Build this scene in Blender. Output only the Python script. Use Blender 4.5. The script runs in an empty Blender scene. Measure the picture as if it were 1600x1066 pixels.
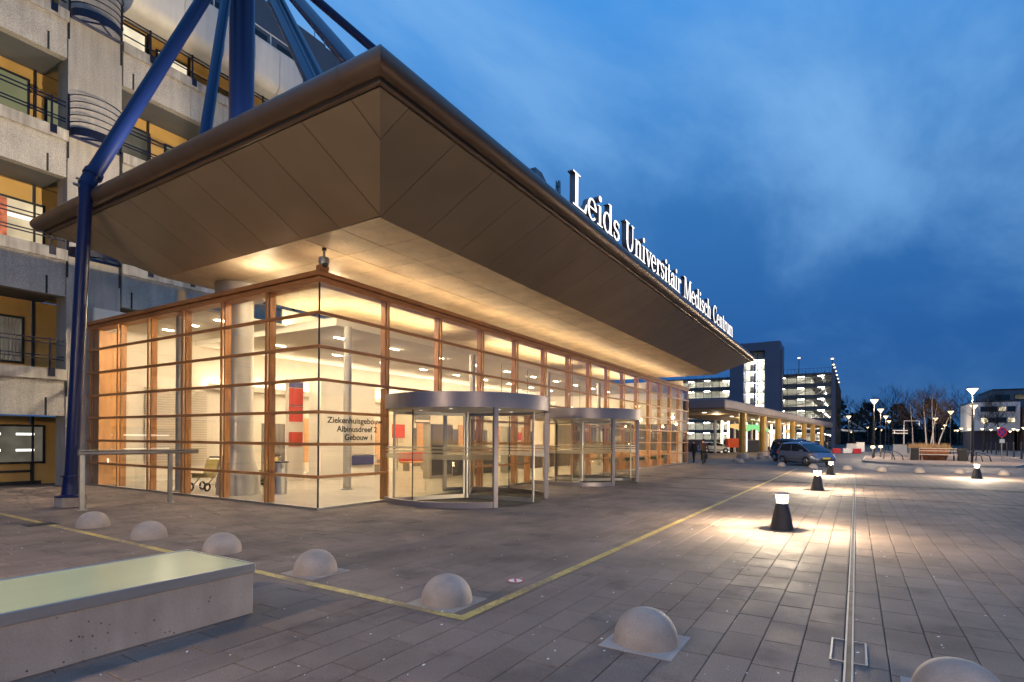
import bpy, bmesh, math, random
from mathutils import Vector, Matrix
random.seed(11)
RAD = math.radians
PI = math.pi
S = bpy.context.scene
COL = S.collection

# ------------------------------------------------------------------ camera
ROLL, YAW = 0.0077, RAD(31.673)
_F = Vector((math.cos(YAW), math.sin(YAW), 0)); _R = Vector((math.sin(YAW), -math.cos(YAW), 0)); _U = Vector((0, 0, 1))
_r = _R * math.cos(ROLL) + _U * math.sin(ROLL); _u = _U * math.cos(ROLL) - _R * math.sin(ROLL)
cd = bpy.data.cameras.new('camera'); cam = bpy.data.objects.new('camera', cd); COL.objects.link(cam)
cam.matrix_world = Matrix(((_r.x, _u.x, -_F.x, 0), (_r.y, _u.y, -_F.y, 0), (_r.z, _u.z, -_F.z, 1.7), (0, 0, 0, 1)))
cd.sensor_width = 36; cd.lens = 36 * 872 / 1600; cd.shift_y = (685.9 - 533) / 1600
cd.clip_start = 0.05; cd.clip_end = 3000
S.camera = cam

# ------------------------------------------------------------------ world: blue dusk sky with soft cloud
w = bpy.data.worlds.new('World'); S.world = w; w.use_nodes = True
nt = w.node_tree; nt.nodes.clear(); L = nt.links
def wn(t, **k):
    n = nt.nodes.new(t)
    for a, b in k.items(): setattr(n, a, b)
    return n
out = wn('ShaderNodeOutputWorld'); bg = wn('ShaderNodeBackground')
tc = wn('ShaderNodeTexCoord'); sky = wn('ShaderNodeTexSky', sky_type='NISHITA')
sky.sun_disc = False; sky.sun_elevation = RAD(-1.5); sky.sun_rotation = RAD(250)
sky.air_density = 1.4; sky.dust_density = 0.3; sky.ozone_density = 6.0
sep = wn('ShaderNodeSeparateXYZ'); L.new(tc.outputs['Generated'], sep.inputs[0])
# cloud sheet coordinates: direction projected on a high plane
zz = wn('ShaderNodeMath', operation='MAXIMUM'); zz.inputs[1].default_value = 0.0; L.new(sep.outputs[2], zz.inputs[0])
za = wn('ShaderNodeMath', operation='ADD'); za.inputs[1].default_value = 0.22; L.new(zz.outputs[0], za.inputs[0])
dx = wn('ShaderNodeMath', operation='DIVIDE'); L.new(sep.outputs[0], dx.inputs[0]); L.new(za.outputs[0], dx.inputs[1])
dy = wn('ShaderNodeMath', operation='DIVIDE'); L.new(sep.outputs[1], dy.inputs[0]); L.new(za.outputs[0], dy.inputs[1])
cb = wn('ShaderNodeCombineXYZ'); L.new(dx.outputs[0], cb.inputs[0]); L.new(dy.outputs[0], cb.inputs[1])
mp = wn('ShaderNodeMapping'); mp.inputs['Location'].default_value = (0.35, 0.2, 0.0); mp.inputs['Rotation'].default_value = (0, 0, RAD(35)); mp.inputs['Scale'].default_value = (0.55, 0.95, 1)
L.new(cb.outputs[0], mp.inputs[0])
n1 = wn('ShaderNodeTexNoise'); n1.inputs['Scale'].default_value = 1.05; n1.inputs['Detail'].default_value = 8; n1.inputs['Roughness'].default_value = 0.56; n1.inputs['Distortion'].default_value = 0.35
L.new(mp.outputs[0], n1.inputs['Vector'])
r1 = wn('ShaderNodeMapRange', interpolation_type='SMOOTHSTEP'); r1.inputs[1].default_value = 0.40; r1.inputs[2].default_value = 0.67
L.new(n1.outputs[0], r1.inputs[0])
# base blue (gradient with elevation) + Nishita twilight
gr = wn('ShaderNodeValToRGB'); e = gr.color_ramp.elements
e[0].position = 0.0; e[0].color = (0.027, 0.113, 0.30, 1); e[1].position = 0.95; e[1].color = (0.070, 0.32, 0.76, 1)
m = e.new(0.15); m.color = (0.019, 0.107, 0.335, 1); m = e.new(0.36); m.color = (0.033, 0.16, 0.43, 1); m = e.new(0.6); m.color = (0.056, 0.275, 0.71, 1)
L.new(zz.outputs[0], gr.inputs[0])
sk = wn('ShaderNodeMixRGB', blend_type='ADD'); sk.inputs[0].default_value = 0.08
L.new(gr.outputs[0], sk.inputs[1]); L.new(sky.outputs[0], sk.inputs[2])
mx = wn('ShaderNodeMixRGB'); mx.inputs[2].default_value = (0.20, 0.44, 0.80, 1)
cf = wn('ShaderNodeMath', operation='MULTIPLY'); L.new(r1.outputs[0], cf.inputs[0])
el = wn('ShaderNodeMapRange'); el.inputs[1].default_value = 0.05; el.inputs[2].default_value = 0.45; el.inputs[3].default_value = 0.09; el.inputs[4].default_value = 0.95
L.new(zz.outputs[0], el.inputs[0]); L.new(el.outputs[0], cf.inputs[1])
L.new(cf.outputs[0], mx.inputs[0]); L.new(sk.outputs[0], mx.inputs[1])
L.new(mx.outputs[0], bg.inputs[0]); bg.inputs[1].default_value = 1.05
L.new(bg.outputs[0], out.inputs[0])

# ------------------------------------------------------------------ exposure / render settings
vs = S.view_settings; vs.view_transform = 'Standard'; vs.look = 'None'; vs.exposure = 0.0; vs.gamma = 1.0; vs.use_curve_mapping = False
S.render.engine = 'CYCLES'
cy = S.cycles; cy.use_denoising = True; cy.max_bounces = 7; cy.diffuse_bounces = 4; cy.glossy_bounces = 4; cy.transmission_bounces = 4
cy.transparent_max_bounces = 28; cy.sample_clamp_indirect = 5.0; cy.sample_clamp_direct = 40.0; cy.caustics_reflective = False; cy.caustics_refractive = False
cy.blur_glossy = 0.6; cy.use_adaptive_sampling = True; cy.adaptive_threshold = 0.015

# ------------------------------------------------------------------ materials
MATS = {}
def mat(name, col, rough=0.6, metal=0.0, var=0.12, vs_=1.3, bump=0.0, bs=60.0, rnd=0.0, spec=0.4, fine=0.0, fs=220.0, emit=0.0, ecol=None, stretch=None, streak=0.0):
    m = bpy.data.materials.new(name); m.use_nodes = True; MATS[name] = m
    t = m.node_tree; b = t.nodes['Principled BSDF']; k = t.links
    b.inputs['Roughness'].default_value = rough; b.inputs['Metallic'].default_value = metal; b.inputs['Specular IOR Level'].default_value = spec
    g = t.nodes.new('ShaderNodeNewGeometry')
    vec = g.outputs['Position']
    if stretch:
        mpn = t.nodes.new('ShaderNodeMapping'); mpn.inputs['Scale'].default_value = stretch; k.new(vec, mpn.inputs[0]); vec = mpn.outputs[0]
    def noise(scale, detail=4):
        n = t.nodes.new('ShaderNodeTexNoise'); n.inputs['Scale'].default_value = scale; n.inputs['Detail'].default_value = detail
        k.new(vec, n.inputs['Vector']); return n.outputs[0]
    def rng(src, lo, hi, a=0.3, bb=0.7):
        r = t.nodes.new('ShaderNodeMapRange'); r.inputs[1].default_value = a; r.inputs[2].default_value = bb
        r.inputs[3].default_value = lo; r.inputs[4].default_value = hi; k.new(src, r.inputs[0]); return r.outputs[0]
    def mul(a, c):
        x = t.nodes.new('ShaderNodeMath'); x.operation = 'MULTIPLY'; k.new(a, x.inputs[0]); k.new(c, x.inputs[1]); return x.outputs[0]
    f = rng(noise(vs_), 1 - var, 1 + var)
    if fine: f = mul(f, rng(noise(fs, 2), 1 - fine, 1 + fine))
    if streak:
        s2 = t.nodes.new('ShaderNodeMapping'); s2.inputs['Scale'].default_value = (7, 7, 0.5); k.new(g.outputs['Position'], s2.inputs[0])
        sn = t.nodes.new('ShaderNodeTexNoise'); sn.inputs['Scale'].default_value = 1.0; sn.inputs['Detail'].default_value = 4; k.new(s2.outputs[0], sn.inputs['Vector'])
        f = mul(f, rng(sn.outputs[0], 1 - streak, 1 + streak * 0.5))
    if rnd:
        oi = t.nodes.new('ShaderNodeObjectInfo'); f = mul(f, rng(oi.outputs['Random'], 1 - rnd, 1 + rnd, 0, 1))
        f = mul(f, rng(g.outputs['Random Per Island'], 1 - rnd, 1 + rnd, 0, 1))
    v = t.nodes.new('ShaderNodeVectorMath'); v.operation = 'SCALE'; v.inputs[0].default_value = col[:3]; k.new(f, v.inputs['Scale'])
    k.new(v.outputs[0], b.inputs['Base Color'])
    if rough > 0.42: k.new(rng(noise(vs_ * 2.7), max(0.02, rough * 0.85), min(1, rough * 1.15)), b.inputs['Roughness'])
    if bump:
        bn = t.nodes.new('ShaderNodeBump'); bn.inputs['Strength'].default_value = bump; bn.inputs['Distance'].default_value = 0.01
        k.new(noise(bs, 3), bn.inputs['Height']); k.new(bn.outputs[0], b.inputs['Normal'])
    if emit:
        b.inputs['Emission Color'].default_value = (*(ecol or col)[:3], 1); b.inputs['Emission Strength'].default_value = emit
    return m
def emis(name, col, s, var=0.0, sc=1.0):
    m = bpy.data.materials.new(name); m.use_nodes = True; MATS[name] = m; t = m.node_tree; t.nodes.clear()
    o = t.nodes.new('ShaderNodeOutputMaterial'); e = t.nodes.new('ShaderNodeEmission'); e.inputs[0].default_value = (*col, 1); e.inputs[1].default_value = s
    if var:
        g = t.nodes.new('ShaderNodeNewGeometry'); n = t.nodes.new('ShaderNodeTexNoise'); n.inputs['Scale'].default_value = sc; t.links.new(g.outputs['Position'], n.inputs['Vector'])
        r = t.nodes.new('ShaderNodeMapRange'); r.inputs[1].default_value = .3; r.inputs[2].default_value = .7; r.inputs[3].default_value = s * (1 - var); r.inputs[4].default_value = s * (1 + var)
        t.links.new(n.outputs[0], r.inputs[0]); t.links.new(r.outputs[0], e.inputs[1])
    t.links.new(e.outputs[0], o.inputs[0]); return m
def glass(name, tint=(0.96, 0.97, 0.96), f0=0.04, rough=0.0):
    """thin architectural glass: clear, with a Schlick reflection that is the same from both sides"""
    m = bpy.data.materials.new(name); m.use_nodes = True; MATS[name] = m; t = m.node_tree; t.nodes.clear(); k = t.links
    o = t.nodes.new('ShaderNodeOutputMaterial'); mx = t.nodes.new('ShaderNodeMixShader'); tr = t.nodes.new('ShaderNodeBsdfTransparent'); gl = t.nodes.new('ShaderNodeBsdfGlossy')
    tr.inputs[0].default_value = (*tint, 1); gl.inputs['Roughness'].default_value = rough
    g = t.nodes.new('ShaderNodeNewGeometry'); d = t.nodes.new('ShaderNodeVectorMath'); d.operation = 'DOT_PRODUCT'; k.new(g.outputs['Normal'], d.inputs[0]); k.new(g.outputs['Incoming'], d.inputs[1])
    def mth(op, a, b=None):
        n = t.nodes.new('ShaderNodeMath'); n.operation = op
        for i, q in enumerate((a, b)):
            if q is None: continue
            if isinstance(q, (int, float)): n.inputs[i].default_value = q
            else: k.new(q, n.inputs[i])
        return n.outputs[0]
    f = mth('ADD', mth('MULTIPLY', mth('POWER', mth('SUBTRACT', 1.0, mth('ABSOLUTE', d.outputs['Value'])), 5.0), 1 - f0), f0)
    k.new(f, mx.inputs[0]); k.new(tr.outputs[0], mx.inputs[1]); k.new(gl.outputs[0], mx.inputs[2]); k.new(mx.outputs[0], o.inputs[0]); return m

M = MATS
WARM = (1.0, 0.72, 0.40)
mat('slab', (0.212, 0.160, 0.132), 0.86, spec=0.25, var=0.22, vs_=0.8, bump=0.45, bs=110, rnd=0.09, fine=0.28, fs=120)
def gum(m):     # pale trodden spots and dark stains on the paving
    t = m.node_tree; k = t.links; b = t.nodes['Principled BSDF']; src = b.inputs['Base Color'].links[0].from_socket
    g = t.nodes.new('ShaderNodeNewGeometry'); mp_ = t.nodes.new('ShaderNodeMapping'); mp_.inputs['Scale'].default_value = (1, 1, 0); k.new(g.outputs['Position'], mp_.inputs[0])
    vo = t.nodes.new('ShaderNodeTexVoronoi'); vo.inputs['Scale'].default_value = 2.1; k.new(mp_.outputs[0], vo.inputs['Vector'])
    lt = t.nodes.new('ShaderNodeMapRange'); lt.inputs[1].default_value = 0.055; lt.inputs[2].default_value = 0.035; lt.inputs[3].default_value = 0; lt.inputs[4].default_value = 0.75; k.new(vo.outputs['Distance'], lt.inputs[0])
    sp = t.nodes.new('ShaderNodeSeparateColor'); k.new(vo.outputs['Color'], sp.inputs[0])
    gt = t.nodes.new('ShaderNodeMath'); gt.operation = 'GREATER_THAN'; gt.inputs[1].default_value = 0.5; k.new(sp.outputs[0], gt.inputs[0])
    mu = t.nodes.new('ShaderNodeMath'); mu.operation = 'MULTIPLY'; k.new(lt.outputs[0], mu.inputs[0]); k.new(gt.outputs[0], mu.inputs[1])
    mx = t.nodes.new('ShaderNodeMixRGB'); mx.inputs[2].default_value = (0.62, 0.58, 0.55, 1); k.new(mu.outputs[0], mx.inputs[0]); k.new(src, mx.inputs[1])
    # dark trodden stains and tyre-grey patches
    n = t.nodes.new('ShaderNodeTexNoise'); n.inputs['Scale'].default_value = 1.35; n.inputs['Detail'].default_value = 7; n.inputs['Roughness'].default_value = .62; k.new(mp_.outputs[0], n.inputs['Vector'])
    r = t.nodes.new('ShaderNodeMapRange'); r.inputs[1].default_value = .54; r.inputs[2].default_value = .70; r.inputs[3].default_value = 1.0; r.inputs[4].default_value = .62; k.new(n.outputs[0], r.inputs[0])
    v = t.nodes.new('ShaderNodeVectorMath'); v.operation = 'SCALE'; k.new(mx.outputs[0], v.inputs[0]); k.new(r.outputs[0], v.inputs['Scale']); k.new(v.outputs[0], b.inputs['Base Color'])
gum(M['slab'])
mat('joint', (0.065, 0.055, 0.047), 0.95, var=0.3, vs_=6)
def brickmat():
    m = mat('paving_far', (0.215, 0.165, 0.137), 0.86, spec=0.25, var=0.18, vs_=0.6, fine=0.12, fs=30)
    t = m.node_tree; k = t.links; b = t.nodes['Principled BSDF']; src = b.inputs['Base Color'].links[0].from_socket
    g = t.nodes.new('ShaderNodeNewGeometry'); br = t.nodes.new('ShaderNodeTexBrick'); br.inputs['Scale'].default_value = 1.0
    br.inputs['Brick Width'].default_value = 0.6; br.inputs['Row Height'].default_value = 0.3; br.inputs['Mortar Size'].default_value = 0.006
    br.inputs['Color1'].default_value = (1, 1, 1, 1); br.inputs['Color2'].default_value = (0.86, 0.86, 0.86, 1); br.inputs['Mortar'].default_value = (0.3, 0.3, 0.3, 1)
    k.new(g.outputs['Position'], br.inputs['Vector'])
    mx = t.nodes.new('ShaderNodeMixRGB'); mx.blend_type = 'MULTIPLY'; mx.inputs[0].default_value = 1; k.new(src, mx.inputs[1]); k.new(br.outputs[0], mx.inputs[2]); k.new(mx.outputs[0], b.inputs['Base Color'])
brickmat()
mat('asphalt', (0.06, 0.06, 0.065), 0.7, var=0.25, vs_=0.3, fine=0.2, fs=60)
mat('earth', (0.075, 0.07, 0.06), 0.9, var=0.3, vs_=0.05)
mat('kerb', (0.36, 0.33, 0.31), 0.8, var=0.15, vs_=2)
mat('yellow_paint', (0.52, 0.38, 0.12), 0.6, var=0.25, vs_=9, fine=0.15, fs=90)
def worn(m, under, amt=0.5):
    t = m.node_tree; k = t.links; b = t.nodes['Principled BSDF']; src = b.inputs['Base Color'].links[0].from_socket
    g = t.nodes.new('ShaderNodeNewGeometry'); n = t.nodes.new('ShaderNodeTexNoise'); n.inputs['Scale'].default_value = 22; n.inputs['Detail'].default_value = 6; n.inputs['Roughness'].default_value = .7; k.new(g.outputs['Position'], n.inputs['Vector'])
    n2 = t.nodes.new('ShaderNodeTexNoise'); n2.inputs['Scale'].default_value = 1.7; k.new(g.outputs['Position'], n2.inputs['Vector'])
    a = t.nodes.new('ShaderNodeMath'); a.operation = 'ADD'; k.new(n.outputs[0], a.inputs[0]); k.new(n2.outputs[0], a.inputs[1])
    r = t.nodes.new('ShaderNodeMapRange'); r.inputs[1].default_value = 0.98; r.inputs[2].default_value = 1.16; r.inputs[4].default_value = .8; k.new(a.outputs[0], r.inputs[0])
    mx = t.nodes.new('ShaderNodeMixRGB'); mx.inputs[2].default_value = (*under, 1); k.new(r.outputs[0], mx.inputs[0]); k.new(src, mx.inputs[1]); k.new(mx.outputs[0], b.inputs['Base Color'])
worn(M['yellow_paint'], (0.19, 0.145, 0.115))
mat('white_paint', (0.75, 0.73, 0.70), 0.6, var=0.1, vs_=5)
mat('red_paint', (0.55, 0.06, 0.05), 0.5, var=0.1)
mat('concrete', (0.35, 0.29, 0.25), 0.75, var=0.16, vs_=4, bump=0.3, bs=70, fine=0.10, fs=90)
def pits(m, sc=16.0, size=0.16):
    t = m.node_tree; k = t.links; b = t.nodes['Principled BSDF']; src = b.inputs['Base Color'].links[0].from_socket
    g = t.nodes.new('ShaderNodeNewGeometry'); vo = t.nodes.new('ShaderNodeTexVoronoi'); vo.inputs['Scale'].default_value = sc; k.new(g.outputs['Position'], vo.inputs['Vector'])
    nz = t.nodes.new('ShaderNodeTexNoise'); nz.inputs['Scale'].default_value = 2.2; k.new(g.outputs['Position'], nz.inputs['Vector'])
    a = t.nodes.new('ShaderNodeMapRange'); a.inputs[1].default_value = size; a.inputs[2].default_value = size * 0.6; a.inputs[3].default_value = 0; a.inputs[4].default_value = 1; k.new(vo.outputs['Distance'], a.inputs[0])
    c = t.nodes.new('ShaderNodeMapRange'); c.inputs[1].default_value = 0.54; c.inputs[2].default_value = 0.6; k.new(nz.outputs[0], c.inputs[0])
    mu = t.nodes.new('ShaderNodeMath'); mu.operation = 'MULTIPLY'; k.new(a.outputs[0], mu.inputs[0]); k.new(c.outputs[0], mu.inputs[1])
    mx = t.nodes.new('ShaderNodeMixRGB'); mx.inputs[2].default_value = (0.07, 0.06, 0.055, 1); k.new(mu.outputs[0], mx.inputs[0]); k.new(src, mx.inputs[1]); k.new(mx.outputs[0], b.inputs['Base Color'])
pits(M['concrete'], 34.0, .14)
mat('bench_concrete', (0.33, 0.275, 0.245), 0.75, var=0.13, vs_=2.5, bump=0.3, bs=40, fine=0.10, fs=120, streak=0.10); pits(M['bench_concrete'])
mat('facade_concrete', (0.40, 0.375, 0.34), 0.9, var=0.12, vs_=1.2, bump=0.7, bs=45, fine=0.32, fs=38, streak=0.13)
mat('coping_concrete', (0.40, 0.37, 0.33), 0.85, var=0.2, vs_=2, bump=0.2, fine=0.12, fs=50, streak=0.35)
mat('pier_concrete', (0.37, 0.345, 0.315), 0.9, var=0.12, vs_=1, bump=0.5, bs=40, fine=0.24, fs=34, streak=0.15)
mat('yellow_panel', (0.60, 0.38, 0.12), 0.55, var=0.1, vs_=1)
mat('dark_metal', (0.03, 0.03, 0.034), 0.5, metal=0.3)
mat('rail_blue', (0.006, 0.008, 0.026), 0.4, metal=0.2)
mat('blue_paint', (0.0035, 0.0105, 0.066), 0.34, var=0.03, spec=0.35)
mat('white_panel', (0.66, 0.63, 0.58), 0.45, var=0.07, vs_=0.8, streak=0.06)
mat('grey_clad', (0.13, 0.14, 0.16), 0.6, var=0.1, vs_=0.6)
mat('downpipe', (0.55, 0.54, 0.52), 0.4)
mat('bullnose', (0.15, 0.105, 0.08), 0.34, metal=0.55, var=0.1, vs_=1.5)
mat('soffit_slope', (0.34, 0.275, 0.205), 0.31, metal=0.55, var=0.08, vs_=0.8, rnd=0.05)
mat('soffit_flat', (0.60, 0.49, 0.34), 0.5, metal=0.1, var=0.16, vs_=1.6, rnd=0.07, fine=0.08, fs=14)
mat('black', (0.012, 0.012, 0.012), 0.6)
mat('roofing', (0.12, 0.12, 0.125), 0.9)
mat('wood', (0.52, 0.235, 0.08), 0.42, var=0.28, vs_=3.0, stretch=(6, 6, 0.8), rnd=0.08)
mat('wood_h', (0.44, 0.19, 0.065), 0.42, var=0.25, vs_=3.0, stretch=(0.8, 0.8, 8), rnd=0.05)
mat('wood_panel', (0.55, 0.27, 0.09), 0.4, var=0.15, vs_=2.0, stretch=(4, 4, 0.7))
mat('steel', (0.55, 0.54, 0.53), 0.32, metal=0.95, var=0.06, vs_=4, stretch=(1, 1, 8))
mat('galv', (0.34, 0.32, 0.30), 0.42, metal=0.7, var=0.12, vs_=4)
mat('door_frame', (0.25, 0.225, 0.245), 0.36, metal=0.55, var=0.05)
mat('lobby_floor', (0.72, 0.66, 0.56), 0.22, var=0.07, vs_=1.5)
mat('lobby_wall', (0.78, 0.70, 0.58), 0.7, var=0.04)
mat('ceiling_white', (0.85, 0.80, 0.70), 0.8, var=0.03)
mat('column_grey', (0.50, 0.46, 0.40), 0.3, metal=0.25, var=0.05)
mat('red_panel', (0.46, 0.05, 0.03), 0.45, var=0.05)
mat('dark_counter', (0.10, 0.085, 0.075), 0.5)
mat('counter_wood', (0.55, 0.30, 0.14), 0.4, var=0.15, vs_=3, stretch=(0.6, 0.6, 6))
mat('louvre', (0.62, 0.53, 0.42), 0.5, var=0.05)
mat('navy', (0.03, 0.03, 0.10), 0.5)
mat('buggy_seat', (0.55, 0.42, 0.14), 0.6, var=0.1)
mat('tyre', (0.02, 0.02, 0.02), 0.8)
mat('chrome', (0.7, 0.7, 0.7), 0.15, metal=1.0)
mat('black_plastic', (0.02, 0.02, 0.022), 0.35)
mat('letter_side', (0.20, 0.18, 0.20), 0.4, metal=0.3)
mat('green_leaf', (0.06, 0.09, 0.03), 0.6, var=0.3, vs_=8)
mat('corten', (0.26, 0.10, 0.045), 0.75, var=0.3, vs_=3, streak=0.2)
mat('dry_grass', (0.42, 0.27, 0.12), 0.8, var=0.25, vs_=8)
mat('bench_wood', (0.50, 0.44, 0.38), 0.6, var=0.15, vs_=4)
mat('bark_birch', (0.50, 0.44, 0.40), 0.8, var=0.45, vs_=7, stretch=(1, 1, 3))
mat('bark_dark', (0.05, 0.038, 0.03), 0.9, var=0.3, vs_=3)
mat('twig', (0.05, 0.032, 0.026), 0.9, var=0.3, vs_=1)
mat('twig_dark', (0.014, 0.013, 0.013), 0.95, var=0.3, vs_=0.4)
mat('tower_clad', (0.115, 0.12, 0.165), 0.55, var=0.05, vs_=0.15)
mat('garage_slab', (0.10, 0.10, 0.10), 0.7)
mat('garage_inner', (0.62, 0.61, 0.55), 0.7, var=0.08, vs_=0.3)
mat('canopy_brown', (0.19, 0.15, 0.155), 0.55, var=0.06, vs_=0.3)
mat('canopy_under', (0.42, 0.30, 0.17), 0.6, var=0.1, vs_=0.4)
mat('gold_column', (0.45, 0.27, 0.07), 0.4, metal=0.35, var=0.12)
mat('car_silver', (0.19, 0.22, 0.32), 0.24, metal=0.6, var=0.02)
mat('car_dark', (0.03, 0.045, 0.08), 0.18, metal=0.4, var=0.02)
mat('car_white', (0.72, 0.70, 0.66), 0.25, var=0.02)
mat('car_glass', (0.012, 0.015, 0.02), 0.06, spec=0.8, var=0.02)
mat('plate_yellow', (0.75, 0.52, 0.05), 0.5)
mat('orange_box', (0.70, 0.09, 0.02), 0.5)
mat('brick_wall', (0.12, 0.065, 0.05), 0.85, var=0.2, vs_=0.6)
mat('white_clad', (0.75, 0.70, 0.66), 0.6, var=0.06, vs_=0.2)
mat('far_dark', (0.022, 0.022, 0.026), 0.9, var=0.2, vs_=0.05)
mat('dark_wall', (0.05, 0.052, 0.075), 0.7, var=0.1, vs_=0.3)
mat('skin', (0.45, 0.27, 0.19), 0.6)
mat('cloth_dark', (0.018, 0.016, 0.018), 0.9)
mat('hair', (0.03, 0.02, 0.015), 0.7)
mat('sign_blue', (0.03, 0.05, 0.35), 0.4); mat('sign_red', (0.6, 0.03, 0.03), 0.4)
mat('barrier_red', (0.5, 0.03, 0.04), 0.5); mat('grey_box', (0.5, 0.48, 0.46), 0.6)
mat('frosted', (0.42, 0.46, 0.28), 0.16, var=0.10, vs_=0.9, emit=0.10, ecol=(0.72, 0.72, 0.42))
mat('green_glass_edge', (0.30, 0.36, 0.28), 0.2)
glass('pane', f0=0.055); glass('door_pane', (0.93, 0.92, 0.86), f0=0.075); glass('garage_pane', (0.85, 0.88, 0.85))
def lensmat():
    m = bpy.data.materials.new('lens_glass'); m.use_nodes = True; M['lens_glass'] = m; t = m.node_tree; t.nodes.clear(); o = t.nodes.new('ShaderNodeOutputMaterial'); x = t.nodes.new('ShaderNodeMixShader'); x.inputs[0].default_value = .05
    a = t.nodes.new('ShaderNodeBsdfTransparent'); b = t.nodes.new('ShaderNodeBsdfTranslucent'); t.links.new(a.outputs[0], x.inputs[1]); t.links.new(b.outputs[0], x.inputs[2]); t.links.new(x.outputs[0], o.inputs[0])
lensmat()
mat('etched', (0.75, 0.70, 0.60), 0.6, var=0.02)
emis('cove', (1.0, 0.76, 0.45), 36.0)
emis('downlight', (1.0, 0.80, 0.54), 1700.0)
emis('wall_fill', (1.0, 0.80, 0.55), 95.0)  # glow added on the back wall to brighten the hall ceiling
emis('uplight', (1.0, 0.77, 0.47), 24.0)
emis('uplight_strong', (1.0, 0.82, 0.55), 130.0)
emis('lamp_glow', (1.0, 0.76, 0.44), 3.6)
emis('bollard_glow', (1.0, 0.84, 0.58), 30.0)
emis('letter_face', (1.0, 0.97, 0.96), 2.0)
emis('tube', (1.0, 0.94, 0.78), 120.0)
emis('tube_small', (1.0, 0.90, 0.72), 14.0)
emis('room_lit', (1.0, 0.80, 0.50), 0.75, 0.35, 0.9)
emis('room_bright', (1.0, 0.86, 0.62), 1.0, 0.25, 1.3)
emis('blind_green', (0.55, 0.55, 0.30), 0.34, 0.12, 1.0)
emis('room_dim', (0.55, 0.50, 0.38), 0.16, 0.6, 1.2)
emis('ceiling_tube', (1.0, 0.95, 0.85), 3.0)
emis('curtain_red', (0.95, 0.28, 0.14), 0.62, 0.35, 7.0)
emis('far_window', (1.0, 0.85, 0.6), 1.6, 0.7, 0.5)
emis('pendant_green', (0.35, 0.95, 0.35), 0.9); emis('pendant_orange', (1.0, 0.62, 0.22), 1.0); emis('pendant_white', (1.0, 0.9, 0.7), 2.0)
emis('shop_lit', (1.0, 0.72, 0.40), 1.3, 0.6, 0.35); emis('post_light', (1.0, 0.88, 0.68), 2.2); emis('warm_window', (1.0, 0.7, 0.3), 1.5)

# ------------------------------------------------------------------ builders
WM = {}
def wmat(o): return WM.get(o.name, Matrix())
def link(o, parent=None, world=None):
    COL.objects.link(o)
    if parent is not None:
        o.parent = parent; o.matrix_parent_inverse = wmat(parent).inverted()
    if world is not None: WM[o.name] = world
    return o
def tag(o, label=None, cat=None, group=None, kind=None):
    if label: o['label'] = label
    if cat: o['category'] = cat
    if group: o['group'] = group
    if kind: o['kind'] = kind
    return o
def thing(name, loc, label, cat, group=None, rz=0.0):
    o = bpy.data.objects.new(name, None); COL.objects.link(o); o.empty_display_size = 0.2
    o.location = loc; o.rotation_euler = (0, 0, rz)
    WM[o.name] = Matrix.Translation(loc) @ Matrix.Rotation(rz, 4, 'Z')
    return tag(o, label, cat, group)
CUBE = {}
def bx(name, m, parent, x0, x1, y0, y1, z0, z1):
    """one box-shaped piece; alike pieces share a mesh"""
    if m not in CUBE:
        me = bpy.data.meshes.new('piece_' + m)
        v = [(a, b, c) for a in (-.5, .5) for b in (-.5, .5) for c in (-.5, .5)]
        me.from_pydata(v, [], [(0, 1, 3, 2), (4, 6, 7, 5), (0, 4, 5, 1), (2, 3, 7, 6), (0, 2, 6, 4), (1, 5, 7, 3)])
        me.materials.append(M[m]); CUBE[m] = me
    o = bpy.data.objects.new(name, CUBE[m])
    o.location = ((x0 + x1) / 2, (y0 + y1) / 2, (z0 + z1) / 2); o.scale = (x1 - x0, y1 - y0, z1 - z0)
    WM[o.name] = Matrix.Translation(o.location) @ Matrix.Diagonal((x1 - x0, y1 - y0, z1 - z0, 1))
    return link(o, parent)
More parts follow.
